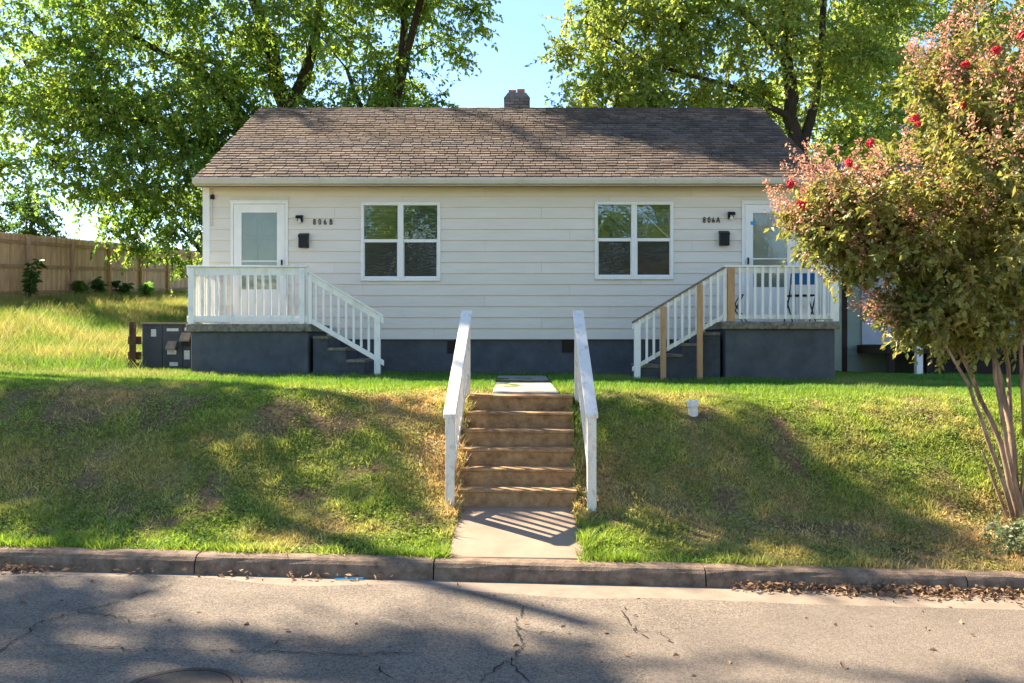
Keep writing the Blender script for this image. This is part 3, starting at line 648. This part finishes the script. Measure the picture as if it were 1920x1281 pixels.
# ------------------------------------------------------------------ fence
fz = lambda y: float(height(-13.6, y, False))
fence = thing('wooden_fence', (-13.6, 30, fz(30)), 'tall pine privacy fence on the grassy rise behind the yard', 'fence')
q = MB(); q.add([(0, -.068, 0), (.018, -.068, 0), (.018, .068, 0), (0, .068, 0), (0, -.068, 1.78), (.018, -.068, 1.78), (.018, .068, 1.78), (0, .068, 1.78), (0, -.035, 1.83), (.018, -.035, 1.83), (.018, .035, 1.83), (0, .035, 1.83)],
      [(3, 2, 1, 0), (0, 1, 5, 4), (2, 3, 7, 6), (1, 2, 6, 10, 9, 5), (3, 0, 4, 8, 11, 7), (4, 5, 9, 8), (6, 7, 11, 10), (8, 9, 10, 11)])
o = q.build('picket', m_fence); pk = o.data; bpy.data.objects.remove(o)
y = 19.0
while y < 43:
    inst('picket', pk, (-13.64, y, fz(y) + .02 + random.uniform(-.012, .012)), fence, rot=(0, 0, random.uniform(-.03, .03))); y += .142
posts = [19.85, 22.3] + [24.75 + 2.5 * k for k in range(8)]
for y in posts: MB().box(-13.61, -13.52, y - .045, y + .045, fz(y) - .2, fz(y) + 1.76).build('post', m_fence, fence, .004)
for a, b_ in zip(posts[:-1], posts[1:]):
    for hgt in (.22, .95, 1.62): MB().bar((-13.60, a + .05, fz(a) + hgt - .045), (-13.60, b_ - .05, fz(b_) + hgt - .045), .038, .09).build('rail', m_fencerail, fence)

# ------------------------------------------------------------------ neighbour house
nb = thing('neighbour_house', (11, 22, 1.4), 'green sided neighbouring house with dark raised deck behind the flowering tree', 'house')
NY = 20.6
MB().box(7.75, 17.0, NY, 28, 1.0, 4.7).build('wall', m_nsid, nb)
z = 1.75
while z < 4.65:
    MB().hexa([(7.83, NY - .02, z), (17, NY - .02, z), (17, NY - .001, z), (7.83, NY - .001, z), (7.83, NY - .006, z + .15), (17, NY - .006, z + .15), (17, NY - .001, z + .15), (7.83, NY - .001, z + .15)]).build('siding_board', m_nsid, nb); z += .15
MB().box(7.70, 7.82, NY - .03, NY - .001, 1.2, 4.7).build('corner_board', m_ndeck, nb)
MB().prism([(NY - .5, 4.7), (24.3, 7.0), (28.5, 4.7), (28.5, 4.58), (24.3, 6.85), (NY - .5, 4.58)], 7.45, 17.3).build('roof', m_nroof, nb)
MB().box(8.05, 12.6, 18.9, NY - .03, 1.82, 2.0).build('deck', m_ndeck, nb)
for x in (8.1, 8.9, 9.75): MB().box(x, x + .12, 18.92, 19.04, 1.0, 1.819).build('deck_post', m_ndeck, nb)
for x in (8.66, 11.9): MB().box(x - .065, x + .065, 18.72, 18.85, 1.0, 4.4).build('porch_post', m_trim, nb)
MB().box(8.3, 12.7, 18.6, NY - .03, 4.41, 4.55).build('porch_roof', m_nroof, nb)
MB().box(9.0, 12.6, 19.2, 19.24, 1.1, 1.80).build('skirting', m_ndeck, nb)
d_ = MB(); d_.box(8.15, 9.05, NY - .06, NY - .021, 2.01, 4.05); d_.build('door', m_ndoor, nb, .005)
MB().box(9.6, 10.8, NY - .05, NY - .021, 2.8, 4.1).build('window', m_trim, nb); MB().box(9.68, 10.72, NY - .056, NY - .051, 2.88, 4.02).build('pane', m_glass, nb)

# ------------------------------------------------------------------ vegetation
def unit(a): return a / np.maximum(np.linalg.norm(a, axis=-1, keepdims=True), 1e-6)
def leaf_mesh(name, P, D, Ln, Wd, col, mat, parent, origin, g):
    n = len(P); side = unit(np.cross(D, unit(g.normal(size=(n, 3)) + np.array([0, 0, .8])))); nor = np.cross(side, D)
    mid = P + D * (Ln * .5)[:, None] + nor * (Wd * .12)[:, None]
    V = np.empty((n, 4, 3)); V[:, 0] = P; V[:, 1] = mid + side * (Wd / 2)[:, None]; V[:, 2] = P + D * Ln[:, None] - np.array([0, 0, 1]) * (Ln * .12)[:, None]; V[:, 3] = mid - side * (Wd / 2)[:, None]
    F = np.arange(n * 4).reshape(n, 4)
    return raw(name, V.reshape(-1, 3), F, mat, parent, origin, col=np.repeat(col, 4, 0))
def clusters_in(ells, g):
    out = []
    for (cx, cy, cz, rx, ry, rz_, n) in ells:
        d = unit(g.normal(size=(n, 3))) * (g.random((n, 1)) ** .42); out.append(d * np.array([rx, ry, rz_]) + np.array([cx, cy, cz]))
    return np.concatenate(out)
def leaves_on(cl, g, tw, per, rad, ln, droop, flat=.7):
    """twigs radiating from cluster centres, leaves along each twig"""
    n = len(cl); d = unit(g.normal(size=(n, tw, 3)) * np.array([1, 1, flat]) + np.array([0, 0, -droop * .4]))
    tl = rad * (.55 + .75 * g.random((n, tw, 1)))
    t = (np.arange(per) + g.random((n, tw, per))) / per
    P = cl[:, None, None, :] + d[:, :, None, :] * (tl[..., None] * (.15 + .85 * t[..., None]))
    P[..., 2] -= droop * (t ** 2) * tl[..., 0][..., None] * .5
    D = unit(d[:, :, None, :] * .5 + g.normal(size=P.shape) * .7 + np.array([0, 0, -droop * .7]))
    cid = np.repeat(np.arange(n), tw * per); leaves_on.tips = P[:, :, -1]; return P.reshape(-1, 3), D.reshape(-1, 3), cid
def tree(name, label, cat, base, limbs, ells, leaf, cols, seed, tw=11, per=16, rad=.85, droop=.4, group=None, bark=None, mat=None, br=.035):
    g = np.random.default_rng(seed); base = Vector(base); t = thing(name, base, label, cat, group)
    mb = MB(); nodes = []
    for pts, r0, r1 in limbs:
        pts = [Vector(p) for p in pts]; Q = []
        for a, b_ in zip(pts[:-1], pts[1:]):
            for i in range(4): Q.append(a.lerp(b_, i / 4) + Vector(g.normal(size=3)) * r1 * .6 * (i > 0))
        Q.append(pts[-1]); rad_ = [r0 + (r1 - r0) * i / (len(Q) - 1) for i in range(len(Q))]; mb.tube(Q, rad_, 8)
        nodes += [(q, r_) for q, r_ in zip(Q[2:], rad_[2:])]
    cl = clusters_in(ells, g); NP = np.array([n[0] for n in nodes]); NR = [n[1] for n in nodes]
    order = np.argsort([np.min(np.linalg.norm(NP - c, axis=1)) for c in cl])
    for i in order:
        c = cl[i]; dd = np.linalg.norm(NP - c, axis=1) + .5 * np.clip(NP[:, 2] - c[2], 0, 9); j = int(np.argmin(dd)); p = Vector(NP[j]); c_ = Vector(c); L_ = (c_ - p).length
        r0 = min(NR[j] * .75, br * (.5 + .25 * L_)); mid = p.lerp(c_, .5) + Vector(g.normal(size=3)) * L_ * .09 + Vector((0, 0, L_ * .07))
        q1 = p.lerp(mid, .5) + Vector(g.normal(size=3)) * L_ * .03; q2 = mid.lerp(c_, .5) + Vector(g.normal(size=3)) * L_ * .03
        rr = [r0, r0 * .85, r0 * .65, r0 * .5, r0 * .3]; mb.tube([p, q1, mid, q2, c_], rr, 5, False)
        NP = np.vstack([NP, [mid], [q2], [c_]]); NR += [rr[2], rr[3], rr[4]]
    P, D, cid = leaves_on(cl, g, tw, per, rad, leaf, droop)
    for c, tp in zip(cl, leaves_on.tips):
        for e in tp: mb.tube([c, (c + e) / 2 + np.array([0, 0, .04 * rad]), e], [br * .22, br * .16, br * .07], 3, False)
    mb.build('trunk', bark or m_bark, t, smooth=True)
    n = len(P); cc = g.random(len(cl)); f = np.clip(cc[cid] * .6 + g.random(n) * .5, 0, 1)[:, None]
    col = np.array(cols[0]) * (1 - f) + np.array(cols[1]) * f; col = col * (.75 + .5 * g.random((n, 1)))
    leaf_mesh('crown', P, D, leaf * (.5 + .95 * g.random(n)), leaf * (.42 + .42 * g.random(n)), col, mat or m_leaf, t, base, g)
    return t, cl
def gz(x, y): return float(ground_z(x, y))
PEC = ((.065, .155, .035), (.20, .26, .05)); MAP = ((.085, .165, .035), (.24, .27, .065))
# big spreading tree behind the left of the house
b0 = (-6.6, 28.5, gz(-6.6, 28.5) - .2)
tree('shade_tree', 'huge spreading shade tree with several limbs between the fence and the house', 'tree', b0,
     [([b0, (-6.8, 28.5, 6), (-7.2, 28.3, 9.5), (-8.2, 28, 13), (-8.6, 28, 16)], .42, .12), ([(-6.8, 28.5, 6), (-7.9, 28.2, 8.5), (-9.6, 27.6, 10.4), (-12, 27, 11.6)], .26, .06),
      ([(-7.2, 28.3, 9), (-6.2, 28, 12), (-5.6, 27.6, 15.5)], .24, .08), ([(-7.0, 28.4, 7.2), (-10, 27.2, 8.3), (-13, 26.6, 9.4)], .2, .05)],
     [(-11.5, 27, 11.6, 5.2, 3.2, 3.8, 190), (-14.0, 26.5, 9.0, 2.8, 2.4, 2.6, 80), (-6, 28, 13, 4.2, 3.5, 4.2, 90), (-10.6, 26.8, 8.0, 3.0, 2.2, 2.0, 75), (-12.0, 27, 16, 4, 3, 2.5, 40)],
     .135, PEC, 11, rad=.95)
b0 = (-10.4, 30.5, gz(-10.4, 30.5) - .2)
tree('understorey_tree', 'low leafy tree whose foliage hangs over the fence beside the house', 'tree', b0,
     [([b0, (-10.3, 30.3, 5), (-9.9, 29.5, 8)], .16, .05), ([(-10.3, 30.3, 4.8), (-11.4, 29, 6.4)], .09, .04)],
     [(-9.6, 29, 6.5, 2.2, 2.2, 2.6, 74), (-12.0, 28.5, 6.2, 1.5, 1.5, 1.3, 22), (-8.9, 28, 9.2, 1.8, 1.8, 1.8, 30)], .135, PEC, 12, rad=.8, droop=.7)
b0 = (-3.6, 26.2, gz(-3.6, 26.2) - .2)
tree('shade_tree', 'dense green tree rising behind the roof next to the open sky gap', 'tree', b0,
     [([b0, (-3.7, 26, 6), (-3.4, 25.6, 9), (-2.9, 25, 13)], .26, .08), ([(-3.4, 25.7, 9), (-2.4, 24, 11.8), (-1.2, 22.3, 12.6), (.4, 21.2, 12.4)], .13, .04), ([(-3.6, 25.9, 7), (-4.8, 25.6, 10)], .12, .05)],
     [(-3.4, 25, 12.0, 3.4, 2.4, 3.0, 100), (-3.9, 26, 8.8, 2.5, 1.5, 1.6, 52), (-2.0, 22.2, 12.8, 2.7, .8, .6, 110), (.1, 21.2, 12.3, 1.5, 1.0, .5, 90)], .13, PEC, 13, rad=.8)
# maple behind the right of the house
b0 = (8.4, 26, 1.3)
tree('maple_tree', 'light green tree with a dark forked trunk behind the shaded roof end', 'tree', b0,
     [([b0, (8.5, 26, 5), (8.35, 26, 8.2), (8.05, 25.9, 10.4), (7.7, 25.8, 13), (7.4, 25.6, 16)], .30, .10), ([(8.45, 26, 7.4), (8.95, 26, 9.2), (9.15, 26, 11.5), (9.5, 26, 15)], .17, .07),
      ([(8.1, 25.9, 10.2), (7.2, 25.6, 11.2), (5.6, 25.2, 12.2), (4.0, 25, 13.3)], .12, .04), ([(8.35, 26, 8.6), (6.4, 25.4, 9.4), (3.8, 25, 10), (2.0, 24.6, 11)], .10, .03)],
     [(4.6, 25.2, 11.2, 3.6, 2.4, 2.6, 160), (3.0, 25, 9.0, 2.2, 1.6, 1.0, 36), (6.5, 25.6, 14, 4.4, 3, 2.4, 70), (10.2, 26.5, 10.6, 2.4, 2.4, 3.2, 95), (10.6, 26.4, 6.6, 2.2, 2, 2.2, 46), (6.8, 26.5, 9, 1.6, 1.2, 1.3, 26)],
     .135, MAP, 14, rad=.85)
for nm, lab, b0, s in (('background_tree', 'tall pale trunked tree far behind the pink flowering tree', (16.5, 33, 1.3), 15), ('background_tree', 'dark background tree beyond the neighbouring house roof', (13.0, 34, 1.3), 16)):
    x, y, z = b0
    tree(nm, lab, 'tree', b0, [([b0, (x, y, 7), (x + .2, y, 12), (x + .1, y, 17)], .26, .10), ([(x, y, 6), (x + 1.2, y, 11), (x + 1.6, y, 16)], .16, .06)],
         [(x, y, 13, 4.2, 3, 5, 110), (x, y, 8, 3.4, 2.4, 2.5, 50)], .19, MAP, s, tw=10, per=13, rad=1.0)
b0 = (-18.2, 34, gz(-18.2, 34)); tree('round_bush_tree', 'dark round tree top showing over the fence', 'tree', b0, [([b0, (-18.2, 34, 6)], .15, .06)], [(-18.6, 34, 6.4, 1.7, 1.5, 1.5, 44)], .12, ((.03, .07, .02), (.06, .11, .025)), 17, rad=.6)
# big tree left of the view that shades the bank and the street
b0 = (-16.6, 18.6, gz(-16.6, 18.6) - .2)
tree('shade_tree', 'tall shade tree standing on the rise outside the fence', 'tree', b0,
     [([b0, (-16.4, 18.5, 7), (-16, 18.3, 12), (-15.6, 18, 17)], .40, .12), ([(-16.4, 18.5, 7), (-13.8, 18, 10.6), (-11.2, 17.4, 12), (-8.6, 16.8, 12.4)], .2, .05), ([(-16.3, 18.4, 8.5), (-18.5, 18, 12)], .18, .06)],
     [(-13.9, 17.6, 12.2, 2.3, .7, .5, 20), (-15.0, 16.4, 11.6, 1.4, .5, .5, 9), (-8.4, 16.7, 12.0, 1.2, .9, .5, 17), (-17.4, 16.2, 15.6, 4.0, 1.4, 1.2, 26), (-13.2, 15.8, 16.6, 2.6, 1.2, 1.0, 9)], .18, PEC, 18, rad=.9)
# trees across the street, seen in the window glass
for k, (x, y) in enumerate(((-6.3, -18), (6.8, -19))):
    b0 = (x, y, .1)
    tree('street_tree', ['broad tree across the street facing the window near 806B', 'broad tree across the street facing the window near 806A'][k], 'tree', b0,
         [([b0, (x, y, 4), (x + .3, y, 9)], .3, .1)], [(x, y, 7.8, 4.8, 3, 4.2, 120)], .26, PEC, 30 + k, tw=9, per=10, rad=1.1, group='trees across the street')

# crape myrtle
bx, by = 5.0, 8.95; bz = gz(bx, by) - .1; b0 = (bx, by, bz)
stems = [([b0, (4.80, 8.95, 1.05), (4.45, 9.0, 1.9), (3.85, 9.1, 3.0)], .036, .014), ([b0, (4.93, 9.0, 1.2), (4.72, 9.1, 2.3), (4.45, 9.2, 4.2)], .04, .014), ([b0, (5.08, 8.9, 1.4), (5.15, 8.9, 2.7), (5.05, 8.9, 4.6)], .04, .014),
         ([(5.04, 9.0, bz), (5.3, 9.1, 1.5), (5.8, 9.2, 3.2)], .034, .014), ([(4.94, 8.9, bz), (4.62, 8.75, .95), (4.30, 8.6, 1.65), (3.9, 8.6, 2.3)], .028, .011), ([(5.06, 8.84, bz), (4.88, 8.7, 1.6), (4.75, 8.6, 3.0)], .03, .012),
         ([(4.98, 8.82, bz), (4.70, 8.72, 1.25), (4.55, 8.7, 2.2), (4.2, 8.8, 3.1)], .026, .011), ([(5.0, 9.06, bz), (5.02, 9.2, 1.8), (4.9, 9.4, 3.4)], .03, .012), ([(4.9, 8.93, bz), (4.66, 8.9, .8), (4.58, 8.9, .98)], .02, .008)]
ells = [(4.95, 9.0, 3.4, 1.5, 1.2, 1.3, 215), (3.65, 9.1, 3.38, .95, .9, .6, 95), (5.1, 9.0, 4.5, 1.1, 1.0, .95, 110), (6.1, 9.0, 3.2, 1.2, 1.1, 1.4, 90), (4.4, 8.9, 2.45, .65, .7, .42, 62), (4.5, 9.0, 4.5, .6, .5, .65, 40), (3.15, 9.0, 3.5, .3, .4, .3, 12), (4.0, 9.05, 2.38, .42, .5, .25, 34), (3.35, 9.05, 3.1, .4, .5, .35, 26)]
myr, mcl = tree('crape_myrtle', 'crape myrtle with olive leaves, brown seed heads and red blossoms on the lawn bank', 'tree', b0, stems, ells, .070, ((.09, .135, .032), (.26, .24, .065)), 21, tw=9, per=11, rad=.26, droop=.4, bark=m_myrtlebark, mat=m_leafm, br=.014)
# seed heads and coppery tips on the upper outer crown
g = np.random.default_rng(4); ctr = np.array([4.7, 9.0, 2.7]); out = unit(mcl - ctr)
sel = ((mcl[:, 2] > 2.9) | (mcl[:, 0] < 3.9)) & (g.random(len(mcl)) < .8); tips = mcl[sel] + out[sel] * .12
n = len(tips); k = 80; ax = unit(out[sel] * .6 + np.array([0, 0, .9]) + g.normal(size=(n, 3)) * .25)
t_ = g.random((n, k, 1)); P = tips[:, None] + ax[:, None] * t_ * .38 + g.normal(size=(n, k, 3)) * .075 * (1.15 - t_); D = unit(g.normal(size=P.shape) + ax[:, None] * .6)
N_ = n * k; cc = np.array([.36, .215, .135]) * (.45 + .9 * g.random((N_, 1))) + np.array([.05, .02, .02]) * g.random((N_, 1))
sh_ = leaf_mesh('seed_heads', P.reshape(-1, 3), D.reshape(-1, 3), .034 * (.6 + .8 * g.random(N_)), .02 * (.6 + .8 * g.random(N_)), cc, m_leafm, myr, b0, g)
# red blossoms
def blossom(seed, r):
    import bmesh
    g = random.Random(seed); bm = bmesh.new(); bmesh.ops.create_icosphere(bm, subdivisions=3, radius=r)
    for v in bm.verts: v.co *= g.uniform(.45, 1.25); v.co.z *= 1.25
    me = bpy.data.meshes.new('flower_cluster'); bm.to_mesh(me); bm.free(); me.materials.append(m_flower); return me
m_flower = M('crape_flower', (.62, .035, .05), (.45, .02, .04), scale=30, rough=.7)
fl = [blossom(50, .038), blossom(51, .026)]
fpos = [(1452, 345), (1470, 380), (1478, 385), (1862, 130), (1838, 92), (1858, 228), (1885, 65), (1772, 202), (1780, 120), (1698, 345), (1702, 350), (1730, 338), (1560, 305), (1575, 312), (1684, 222), (1690, 232), (1600, 268), (1835, 98), (1900, 232), (1775, 195)]
for i, (px, py) in enumerate(fpos):
    dist = 8.35 + .12 * (i % 3) if px > 1500 else 8.9
    p = ((px - 960) / 1654 * dist, dist, 2.08 + (640 - py) / 1654 * dist); o = inst('flower_cluster', fl[i % 2], p, myr, rot=(i, i * 2, i * .7))
myr.location.x += .16
# small shrub at its foot
sx, sy = 4.75, 8.25; g = np.random.default_rng(8); sb = thing('small_shrub', (sx, sy, gz(sx, sy)), 'small grey green shrub at the foot of the crape myrtle', 'shrub')
mbs = MB()
for k in range(9): a = k * .7; mbs.tube([(sx, sy, gz(sx, sy) - .05), (sx + .12 * math.cos(a), sy + .12 * math.sin(a), gz(sx, sy) + .15), (sx + .22 * math.cos(a), sy + .22 * math.sin(a), gz(sx, sy) + .24)], [.008, .006, .003], 5)
mbs.build('stem', m_myrtlebark, sb)
cl = g.normal(size=(40, 3)) * np.array([.15, .13, .08]) + np.array([sx, sy, gz(sx, sy) + .18]); P, D, _ = leaves_on(cl, g, 5, 6, .12, .05, .2)
leaf_mesh('foliage', P, D, .05 * (.7 + .6 * g.random(len(P))), .028 * np.ones(len(P)), np.array([.11, .14, .07]) * (.7 + .6 * g.random((len(P), 1))), m_leafm, sb, (sx, sy, gz(sx, sy)), g)
# weeds in front of the fence
for i, (px, Y, h, lab) in enumerate(((55, 24.0, 1.15, 'tall dark leafy weed growing against a fence post'), (157, 27.3, .55, 'low broad weed in front of the fence between tall grass'), (192, 28.6, .6, 'short two stemmed weed by a fence post'), (230, 30, .55, 'dark weed clump near the shaded end of the fence'), (268, 29.5, .7, 'wide pale green brush below the overhanging branches'))):
    X = min((px - 960) / 1654 * Y, -8) ; X = max(X, -13.4); z0 = gz(X, Y); g = np.random.default_rng(60 + i)
    t = thing('fence_weed', (X, Y, z0), lab, 'weed', 'weeds along the fence'); q = MB(); st = []
    for k in range(3):
        a = g.random() * 6.3; e = (X + .22 * math.cos(a), Y + .22 * math.sin(a), z0 + h * (.75 + .3 * g.random())); q.tube([(X, Y, z0 - .05), (X + .06 * math.cos(a), Y + .06 * math.sin(a), z0 + h * .5), e], [.014, .01, .005], 5); st.append(e)
    q.build('stem', m_bark, t)
    P = []; 
    for e in st:
        for s in np.linspace(.35, 1, 8):
            for _ in range(6): P.append(((X + (e[0] - X) * s), Y + (e[1] - Y) * s, z0 + (e[2] - z0) * s))
    P = np.array(P); D = unit(g.normal(size=P.shape) * np.array([1, 1, .3]) + np.array([0, 0, -.15])); n = len(P)
    leaf_mesh('foliage', P, D, .24 * (.6 + .6 * g.random(n)), .11 * (.7 + .5 * g.random(n)), np.array([.05, .10, .025]) * (.7 + .6 * g.random((n, 1))) * (1.6 if i == 4 else 1), m_leaf, t, (X, Y, z0), g)

# ------------------------------------------------------------------ grass
def blades(name, X, Y, H, Wd, lean, col, label, cat='grass', seed=1):
    g = np.random.default_rng(seed); n = len(X); Z = ground_z(X, Y) - .006; a = g.random(n) * 2 * math.pi; b_ = g.random(n) * 2 * math.pi
    base = np.c_[X, Y, Z]; s = np.c_[np.cos(a), np.sin(a), np.zeros(n)] * (Wd / 2)[:, None]; l = np.c_[np.cos(b_), np.sin(b_), np.zeros(n)] * (H * lean)[:, None]
    V = np.empty((n, 3, 3)); V[:, 0] = base - s; V[:, 1] = base + s; V[:, 2] = base + l + np.c_[np.zeros(n), np.zeros(n), H]
    return tag(raw(name, V.reshape(-1, 3), np.arange(n * 3).reshape(n, 3), m_grass, None, (0, 10, 0), col=np.repeat(col, 3, 0)), label, cat, kind='stuff')
g = np.random.default_rng(2)
n = 430000; Y = 7.80 + 3.6 * g.random(n); X = (g.random(n) - .5) * 2 * (Y * .60 + .5); keep = ~blocked(X, Y) & (Y > 7.80); X, Y = X[keep], Y[keep]
dens = fbm(X, Y, 2.2, 20); keep = g.random(len(X)) < np.clip(.1 + 2.4 * (dens - .33), .05, 1) * (1 - .45 * sm(X, 3, 5) * (1 - sm(Y, 8.4, 9.4))); X, Y, dens = X[keep], Y[keep], dens[keep]
tuft = fbm(X, Y, 6, 30); col = lawn_colour(X, Y) * (.6 + .8 * g.random((len(X), 1))) * (.65 + .8 * tuft[:, None])
blades('lawn_grass', X, Y, (.016 + .045 * g.random(len(X))) * (.25 + 2.0 * np.clip(tuft - .2, 0, 1)) * (1 + .9 * (Y < 7.93) + 1.0 * ((np.abs(X - stair_c(Y)) < .72) & (Y < 10.7))), .008 + .012 * g.random(len(X)), .2 + 1.0 * g.random(len(X)), col, 'short patchy green and straw coloured grass on the lawn bank', seed=5)
n = 110000; Y2 = 7.86 + 3.1 * g.random(n); X2 = (g.random(n) - .5) * 2 * (Y2 * .60 + .5); f = fbm(X2, Y2, 3.5, 55); keep = ~blocked(X2, Y2) & (g.random(n) < np.clip((f - .42) * 5, 0, 1)); X2, Y2 = X2[keep], Y2[keep]; n = len(X2)
cw = lawn_colour(X2, Y2) * .5 + np.array([.045, .09, .014]); cw = cw * (.6 + .8 * g.random((n, 1)))
tag(leaf_mesh('lawn_weeds', np.c_[X2, Y2, ground_z(X2, Y2) + .005 + .035 * g.random(n)], unit(g.normal(size=(n, 3)) * np.array([1, 1, .35])), .018 + .022 * g.random(n), .012 + .014 * g.random(n), cw, m_grass, None, (0, 10, 0), g), 'low broad leafed weeds and clover spread through the bank grass', 'weeds', kind='stuff')
n = 190000; Y = 11.2 + 6.5 * g.random(n) ** 1.2; X = (g.random(n) - .5) * 2 * (Y * .62 + .5); keep = ~blocked(X, Y); X, Y = X[keep], Y[keep]
col = lawn_colour(X, Y) * (.65 + .7 * g.random((len(X), 1)))
blades('lawn_grass', X, Y, .03 + .05 * g.random(len(X)), .008 + .008 * g.random(len(X)), .2 + .7 * g.random(len(X)), col, 'bright green level grass in front of the house', seed=6)
n = 150000; Y = 14.2 + 25 * g.random(n); X = -6.3 - (Y * .63 - 5.5) * g.random(n); X = np.where(X < -13.45, -13.45 + (g.random(n)) * 5, X); hw = sm(-X, 5.6, 7.6) * sm(Y, 14.0, 16.5)
keep = (g.random(n) < hw) & ~blocked(X, Y) & ~((X > -6.8) & (Y < 16.3) & (Y > 15.3)); X, Y = X[keep], Y[keep]; f = fbm(X, Y, 1.2, 40)[:, None]
q = np.clip((f - .36) * 3.2, 0, 1); col = (np.array([.09, .17, .03]) * (1 - q) + np.array([.27, .26, .08]) * q) * (.65 + .7 * g.random((len(X), 1)))
blades('tall_grass', X, Y, (.09 + .22 * g.random(len(X))) * (.45 + 1.1 * f[:, 0]), .008 + .010 * g.random(len(X)), .3 + .9 * g.random(len(X)), col, 'tall dry yellow green grass covering the rise below the fence', seed=7)

# fallen leaves along the kerb
def litter(n, xf, yf, seed, label):
    g = np.random.default_rng(seed); X = xf(g, n); Y = yf(g, n, X); Z = -.025 * X + .012 + np.clip(.07 * (Y - 7.35) / .27, 0, .07) * g.random(n)
    D = unit(g.normal(size=(n, 3)) * np.array([1, 1, .35])); P = np.c_[X, Y, Z]
    o = leaf_mesh('fallen_leaves', P, D, .03 + .05 * g.random(n), .02 + .02 * g.random(n), np.array([.22, .14, .08]) * (.45 + .9 * g.random((n, 1))), m_litter, None, (0, 7.5, 0), g); tag(o, label, 'leaves', kind='stuff')
litter(850, lambda g, n: 1.9 + 3.4 * g.random(n) ** .8, lambda g, n, X: 7.61 - np.abs(g.normal(size=n)) * (.05 + .05 * sm(X, 1.5, 3.5)), 70, 'brown fallen leaves heaped in the gutter toward the crape myrtle')
litter(130, lambda g, n: np.where(g.random(n) < .55, -4.25 + .3 * g.normal(size=n) * .5, -4 + 3.0 * g.random(n)), lambda g, n, X: 7.60 - np.abs(g.normal(size=n)) * .06, 71, 'scattered pale fallen leaves in the gutter below the shaded bank')
litter(60, lambda g, n: -4 + 9 * g.random(n), lambda g, n, X: 5.5 + 2 * g.random(n), 72, 'few loose dry leaves scattered on the asphalt')
